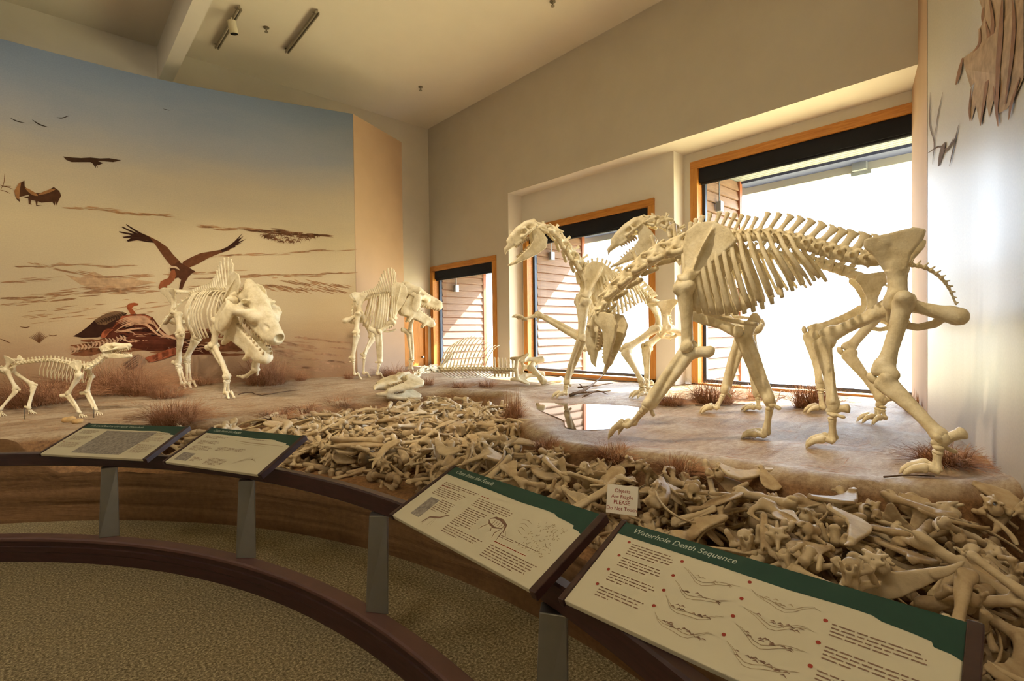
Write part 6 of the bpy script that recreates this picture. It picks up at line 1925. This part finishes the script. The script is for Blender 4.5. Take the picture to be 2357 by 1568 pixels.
TUS = [(400, 975, 120, 62, 'reddish dry tussock on the ledge between two reading panels', 420), (100, 925, 150, 62, 'dry tussock behind the hind legs of the dog-like skeleton', 300), (262, 903, 190, 80, 'wide dry tussock behind the dog-like skull', 480), (60, 935, 100, 45, 'low dry tussock under the tail of the dog-like skeleton', 200),
       (335, 908, 110, 45, 'low dry tussock between the dog-like and boar-like skeletons', 220), (385, 915, 80, 34, 'small dry tussock by the hind feet of the boar-like skeleton', 150), (462, 886, 60, 26, 'small dry tuft between the legs of the boar-like skeleton', 110), (612, 884, 120, 78, 'tall dry tussock beside the lifted foreleg of the boar-like skeleton', 340), (692, 876, 34, 30, 'tiny dark tuft standing against the mural foot', 80),
       (908, 868, 95, 36, 'dry tussock between the legs of the gaping boar-like skeleton', 240), (803, 872, 30, 22, 'tiny tuft at the hind foot of the gaping boar-like skeleton', 60), (1180, 985, 60, 92, 'tall straggly tussock on the right bank of the bone bed', 240), (1640, 928, 135, 66, 'big dry tussock below the wood trim of the biggest window', 420), (1545, 932, 80, 34, 'low dry tussock below the pier between two windows', 220), (1745, 920, 70, 42, 'loose dry tussock behind the forelegs of the raised-head skeleton', 180),
       (1872, 938, 110, 82, 'tall pale tussock standing against the biggest window', 330), (2104, 948, 44, 44, 'tuft at the foot of the tan window jamb', 120), (2172, 1068, 120, 46, 'dark tussock behind the near hind foot of the hanging-head skeleton', 300), (1256, 1038, 90, 40, 'matted tuft on the bank below the puddle', 200), (1405, 1052, 120, 34, 'matted grass hanging over the front bank behind the notice card', 240), (1560, 1088, 110, 46, 'matted grass hanging over the front bank beside long bones', 240),
       (1120, 890, 60, 26, 'small tuft in front of the fanned ribs', 90), (985, 886, 44, 26, 'small tuft under the neck of the lying skeleton', 70), (1060, 892, 60, 22, 'small tuft below the lying backbone', 80), (700, 948, 90, 22, 'flat tuft on the mound behind the bone bed', 160), (780, 935, 80, 20, 'flat tuft on the mound left of the lying skull', 140), (640, 962, 90, 26, 'flat tuft hanging over the shady ledge of the bone bed', 170)]
for q in TUS: tussock(*q[:4], q[4], q[5])

# loose straw lying on the sand
V, Fc = [], []
for i in range(1500):
    x, y = grg.uniform(-0.6, 7.0), grg.uniform(0.3, 9.6)
    if math.hypot(x-CEN[0], y-CEN[1]) < R_WALL+0.1 or y > 8.7 or y < 0.75+0.32*(x-3.7): continue
    if poly_sd(np.array([[x, y]]), PIT)[0] > -0.05: continue
    L_ = grg.uniform(0.04, 0.22); a = grg.normal(2.3, 0.7)
    m_ = len(V)
    for t in (-0.5, 0, 0.5):
        cx_ = x+L_*t*math.cos(a)-0.02*abs(t)*math.sin(a); cy_ = y+L_*t*math.sin(a)
        z = gz(cx_, cy_)+0.003
        w_ = 0.0016
        V += [(cx_-w_*math.sin(a), cy_+w_*math.cos(a), z), (cx_+w_*math.sin(a), cy_-w_*math.cos(a), z+0.001)]
    Fc += [(m_, m_+1, m_+3, m_+2), (m_+2, m_+3, m_+5, m_+4)]
o = from_mesh('straw_litter', pydata('straw_litter', V, Fc), M_grass)
tag(o, 'thin dry straw scattered over the sand', 'straw', kind='stuff')

# twigs
def gpt(x, y, up=0.0):
    z = 0.72
    for _ in range(14):
        p = atZ(x, y, z+up); z = 0.5*z+0.5*gz(p[0], p[1])
    return p
def twig(name, pix, r0, r1, label, group=None, ups=None):
    pts_ = []
    for i, q in enumerate(pix):
        p = gpt(q[0], q[1], q[2] if len(q) > 2 else 0.012)
        pts_.append(p)
    Q = arclen(pts_, 9)[0]
    o = MB().tube([tuple(v) for v in Q], list(np.linspace(r0, r1, 9)), 6).build(name, M_twig, None, True)
    tag(o, label, 'twig', group)
    return o
G1 = 'dead branches heaped by the middle window'
twig('dead_branch', [(1312, 910, 0.02), (1345, 898, 0.06), (1370, 880, 0.10), (1392, 860, 0.17)], 0.022, 0.005, 'dead branch rising out of the heap near the middle window')
twig('dead_branch', [(1318, 905, 0.03), (1360, 903, 0.04), (1405, 900, 0.03)], 0.018, 0.007, 'dead branch lying flat in the heap near the middle window', G1)
twig('dead_branch', [(1330, 892, 0.05), (1370, 888, 0.06), (1410, 882, 0.06)], 0.016, 0.006, 'dead branch lying flat in the heap near the middle window', G1)
twig('dead_branch', [(1345, 912, 0.02), (1375, 900, 0.07), (1398, 908, 0.02)], 0.013, 0.006, 'dead branch lying flat in the heap near the middle window', G1)
twig('dead_branch', [(1335, 885, 0.08), (1352, 905, 0.03), (1340, 915, 0.01)], 0.010, 0.005, 'dead branch lying flat in the heap near the middle window', G1)
twig('curled_snag', [(1775, 935, 0.01), (1790, 922, 0.05), (1795, 905, 0.12), (1800, 898, 0.15), (1806, 902, 0.13)], 0.010, 0.004, 'thin curled snag sticking up in front of the biggest window')
twig('curled_snag', [(1780, 925, 0.04), (1800, 915, 0.07), (1810, 912, 0.08)], 0.012, 0.006, 'forked dark twig beside the curled snag')
twig('thin_stick', [(1600, 932), (1650, 933), (1720, 932)], 0.010, 0.006, 'pale stick lying in front of the big tussock')
twig('thin_stick', [(548, 908), (575, 902), (600, 910), (650, 902), (690, 898)], 0.009, 0.004, 'thin bent stick lying by the front foot of the boar-like skeleton')
twig('thin_stick', [(2035, 1098), (2090, 1094), (2150, 1096)], 0.006, 0.003, 'thin stick lying by the near clawed hind foot')

# stones
for k, (x, y, s_, lab) in enumerate(((158, 972, 0.055, 'lumpy tan stone in front of the dog-like skeleton'), (178, 975, 0.045, 'smaller tan stone leaning on the lumpy one'))):
    p = gpt(x, y)
    V, Fq = net(U([ell((0, 0, 0), (1, 0.8, 0.6)), ell((0.5, 0.3, 0.15), (0.6, 0.5, 0.5)), ell((-0.5, -0.2, 0.1), (0.5, 0.5, 0.45))], 0.3), 0.16, 0.04)
    o = from_mesh('stone', np_mesh('stone', V*s_+p+np.array([0, 0, s_*0.4]), Fq), plain('tan_stone_%d' % k, srgb(186, 150, 98), 0.85, 0.1, var=0.25, scale=18, bump=0.4))
    tag(o, lab, 'stone')

# ceiling: tracks, a spot head, sprinklers
M_track = plain('track_metal', srgb(150, 140, 118), 0.4, 0.4, 0.5)
M_headp = plain('spot_head_paint', srgb(216, 206, 180), 0.4, 0.4)
M_dark = plain('spot_inside', srgb(20, 18, 16), 0.6, 0.2)
for (a, b, lab) in (((499, 111), (552, 20), 'ceiling light track carrying a white spotlight'), ((660, 121), (731, 29), 'bare ceiling light track without a spotlight')):
    p, q = atZ(*a, CEIL-0.05), atZ(*b, CEIL-0.05)
    r = empty('light_track', tuple((p+q)/2)); tag(r, lab, 'light track')
    dv = Vector(q-p); L_ = dv.length; dv.normalize(); sv = Vector((-dv.y, dv.x, 0))
    for off in (-0.022, 0.022):
        V = [Vector(p)+sv*(off+sx_*0.009)+Vector((0, 0, z)) for z in (-0.02, 0.02) for sx_ in (-1, 1)]+[Vector(q)+sv*(off+sx_*0.009)+Vector((0, 0, z)) for z in (-0.02, 0.02) for sx_ in (-1, 1)]
        MB().add(V, [(0, 2, 3, 1), (4, 5, 7, 6), (0, 1, 5, 4), (2, 6, 7, 3), (0, 4, 6, 2), (1, 3, 7, 5)]).build('rail', M_track, r)
    for e in (p, q):
        MB().tube([tuple(e), (e[0], e[1], CEIL)], 0.008, 8).build('hanger', M_track, r)
    for f in (0.05, 0.95):
        e = p+(q-p)*f
        MB().box((e[0]-0.05, e[1]-0.012, CEIL-0.03), (e[0]+0.05, e[1]+0.012, CEIL-0.022)).build('cross_clip', M_track, r)
c0 = atZ(533, 48, CEIL-0.12); c1 = atZ(539, 78, CEIL-0.30)
sp_ = empty('track_spotlight', tuple(c0)); tag(sp_, 'white cylindrical spotlight clipped to a ceiling track', 'spotlight')
MB().tube([tuple(c0), tuple(c1)], 0.062, 20).build('can', M_headp, sp_, False)
dn = (c1-c0)/np.linalg.norm(c1-c0)
MB().tube([tuple(c1+dn*0.001), tuple(c1+dn*0.004)], 0.055, 20).build('aperture', M_dark, sp_)
MB().tube([tuple(c0), (c0[0], c0[1], CEIL-0.07)], 0.014, 10).build('stem', M_headp, sp_)
for (x, y, lab) in ((613, 63, 'sprinkler head between the two ceiling tracks'), (968, 200, 'sprinkler head in the ceiling before the window wall'), (1272, 3, 'sprinkler head in the ceiling above the middle window'), (195, 68, 'larger ceiling fitting left of the beam, above the mural')):
    p = atZ(x, y, CEIL)
    r = empty('sprinkler', tuple(p)); tag(r, lab, 'sprinkler')
    MB().tube([(p[0], p[1], CEIL), (p[0], p[1], CEIL-0.012)], 0.045, 14).build('rose', M_track, r)
    MB().tube([(p[0], p[1], CEIL-0.012), (p[0], p[1], CEIL-0.07)], 0.012, 10).build('nozzle', M_track, r)
    MB().tube([(p[0], p[1], CEIL-0.07), (p[0], p[1], CEIL-0.078)], 0.03, 12).build('deflector', M_track, r)
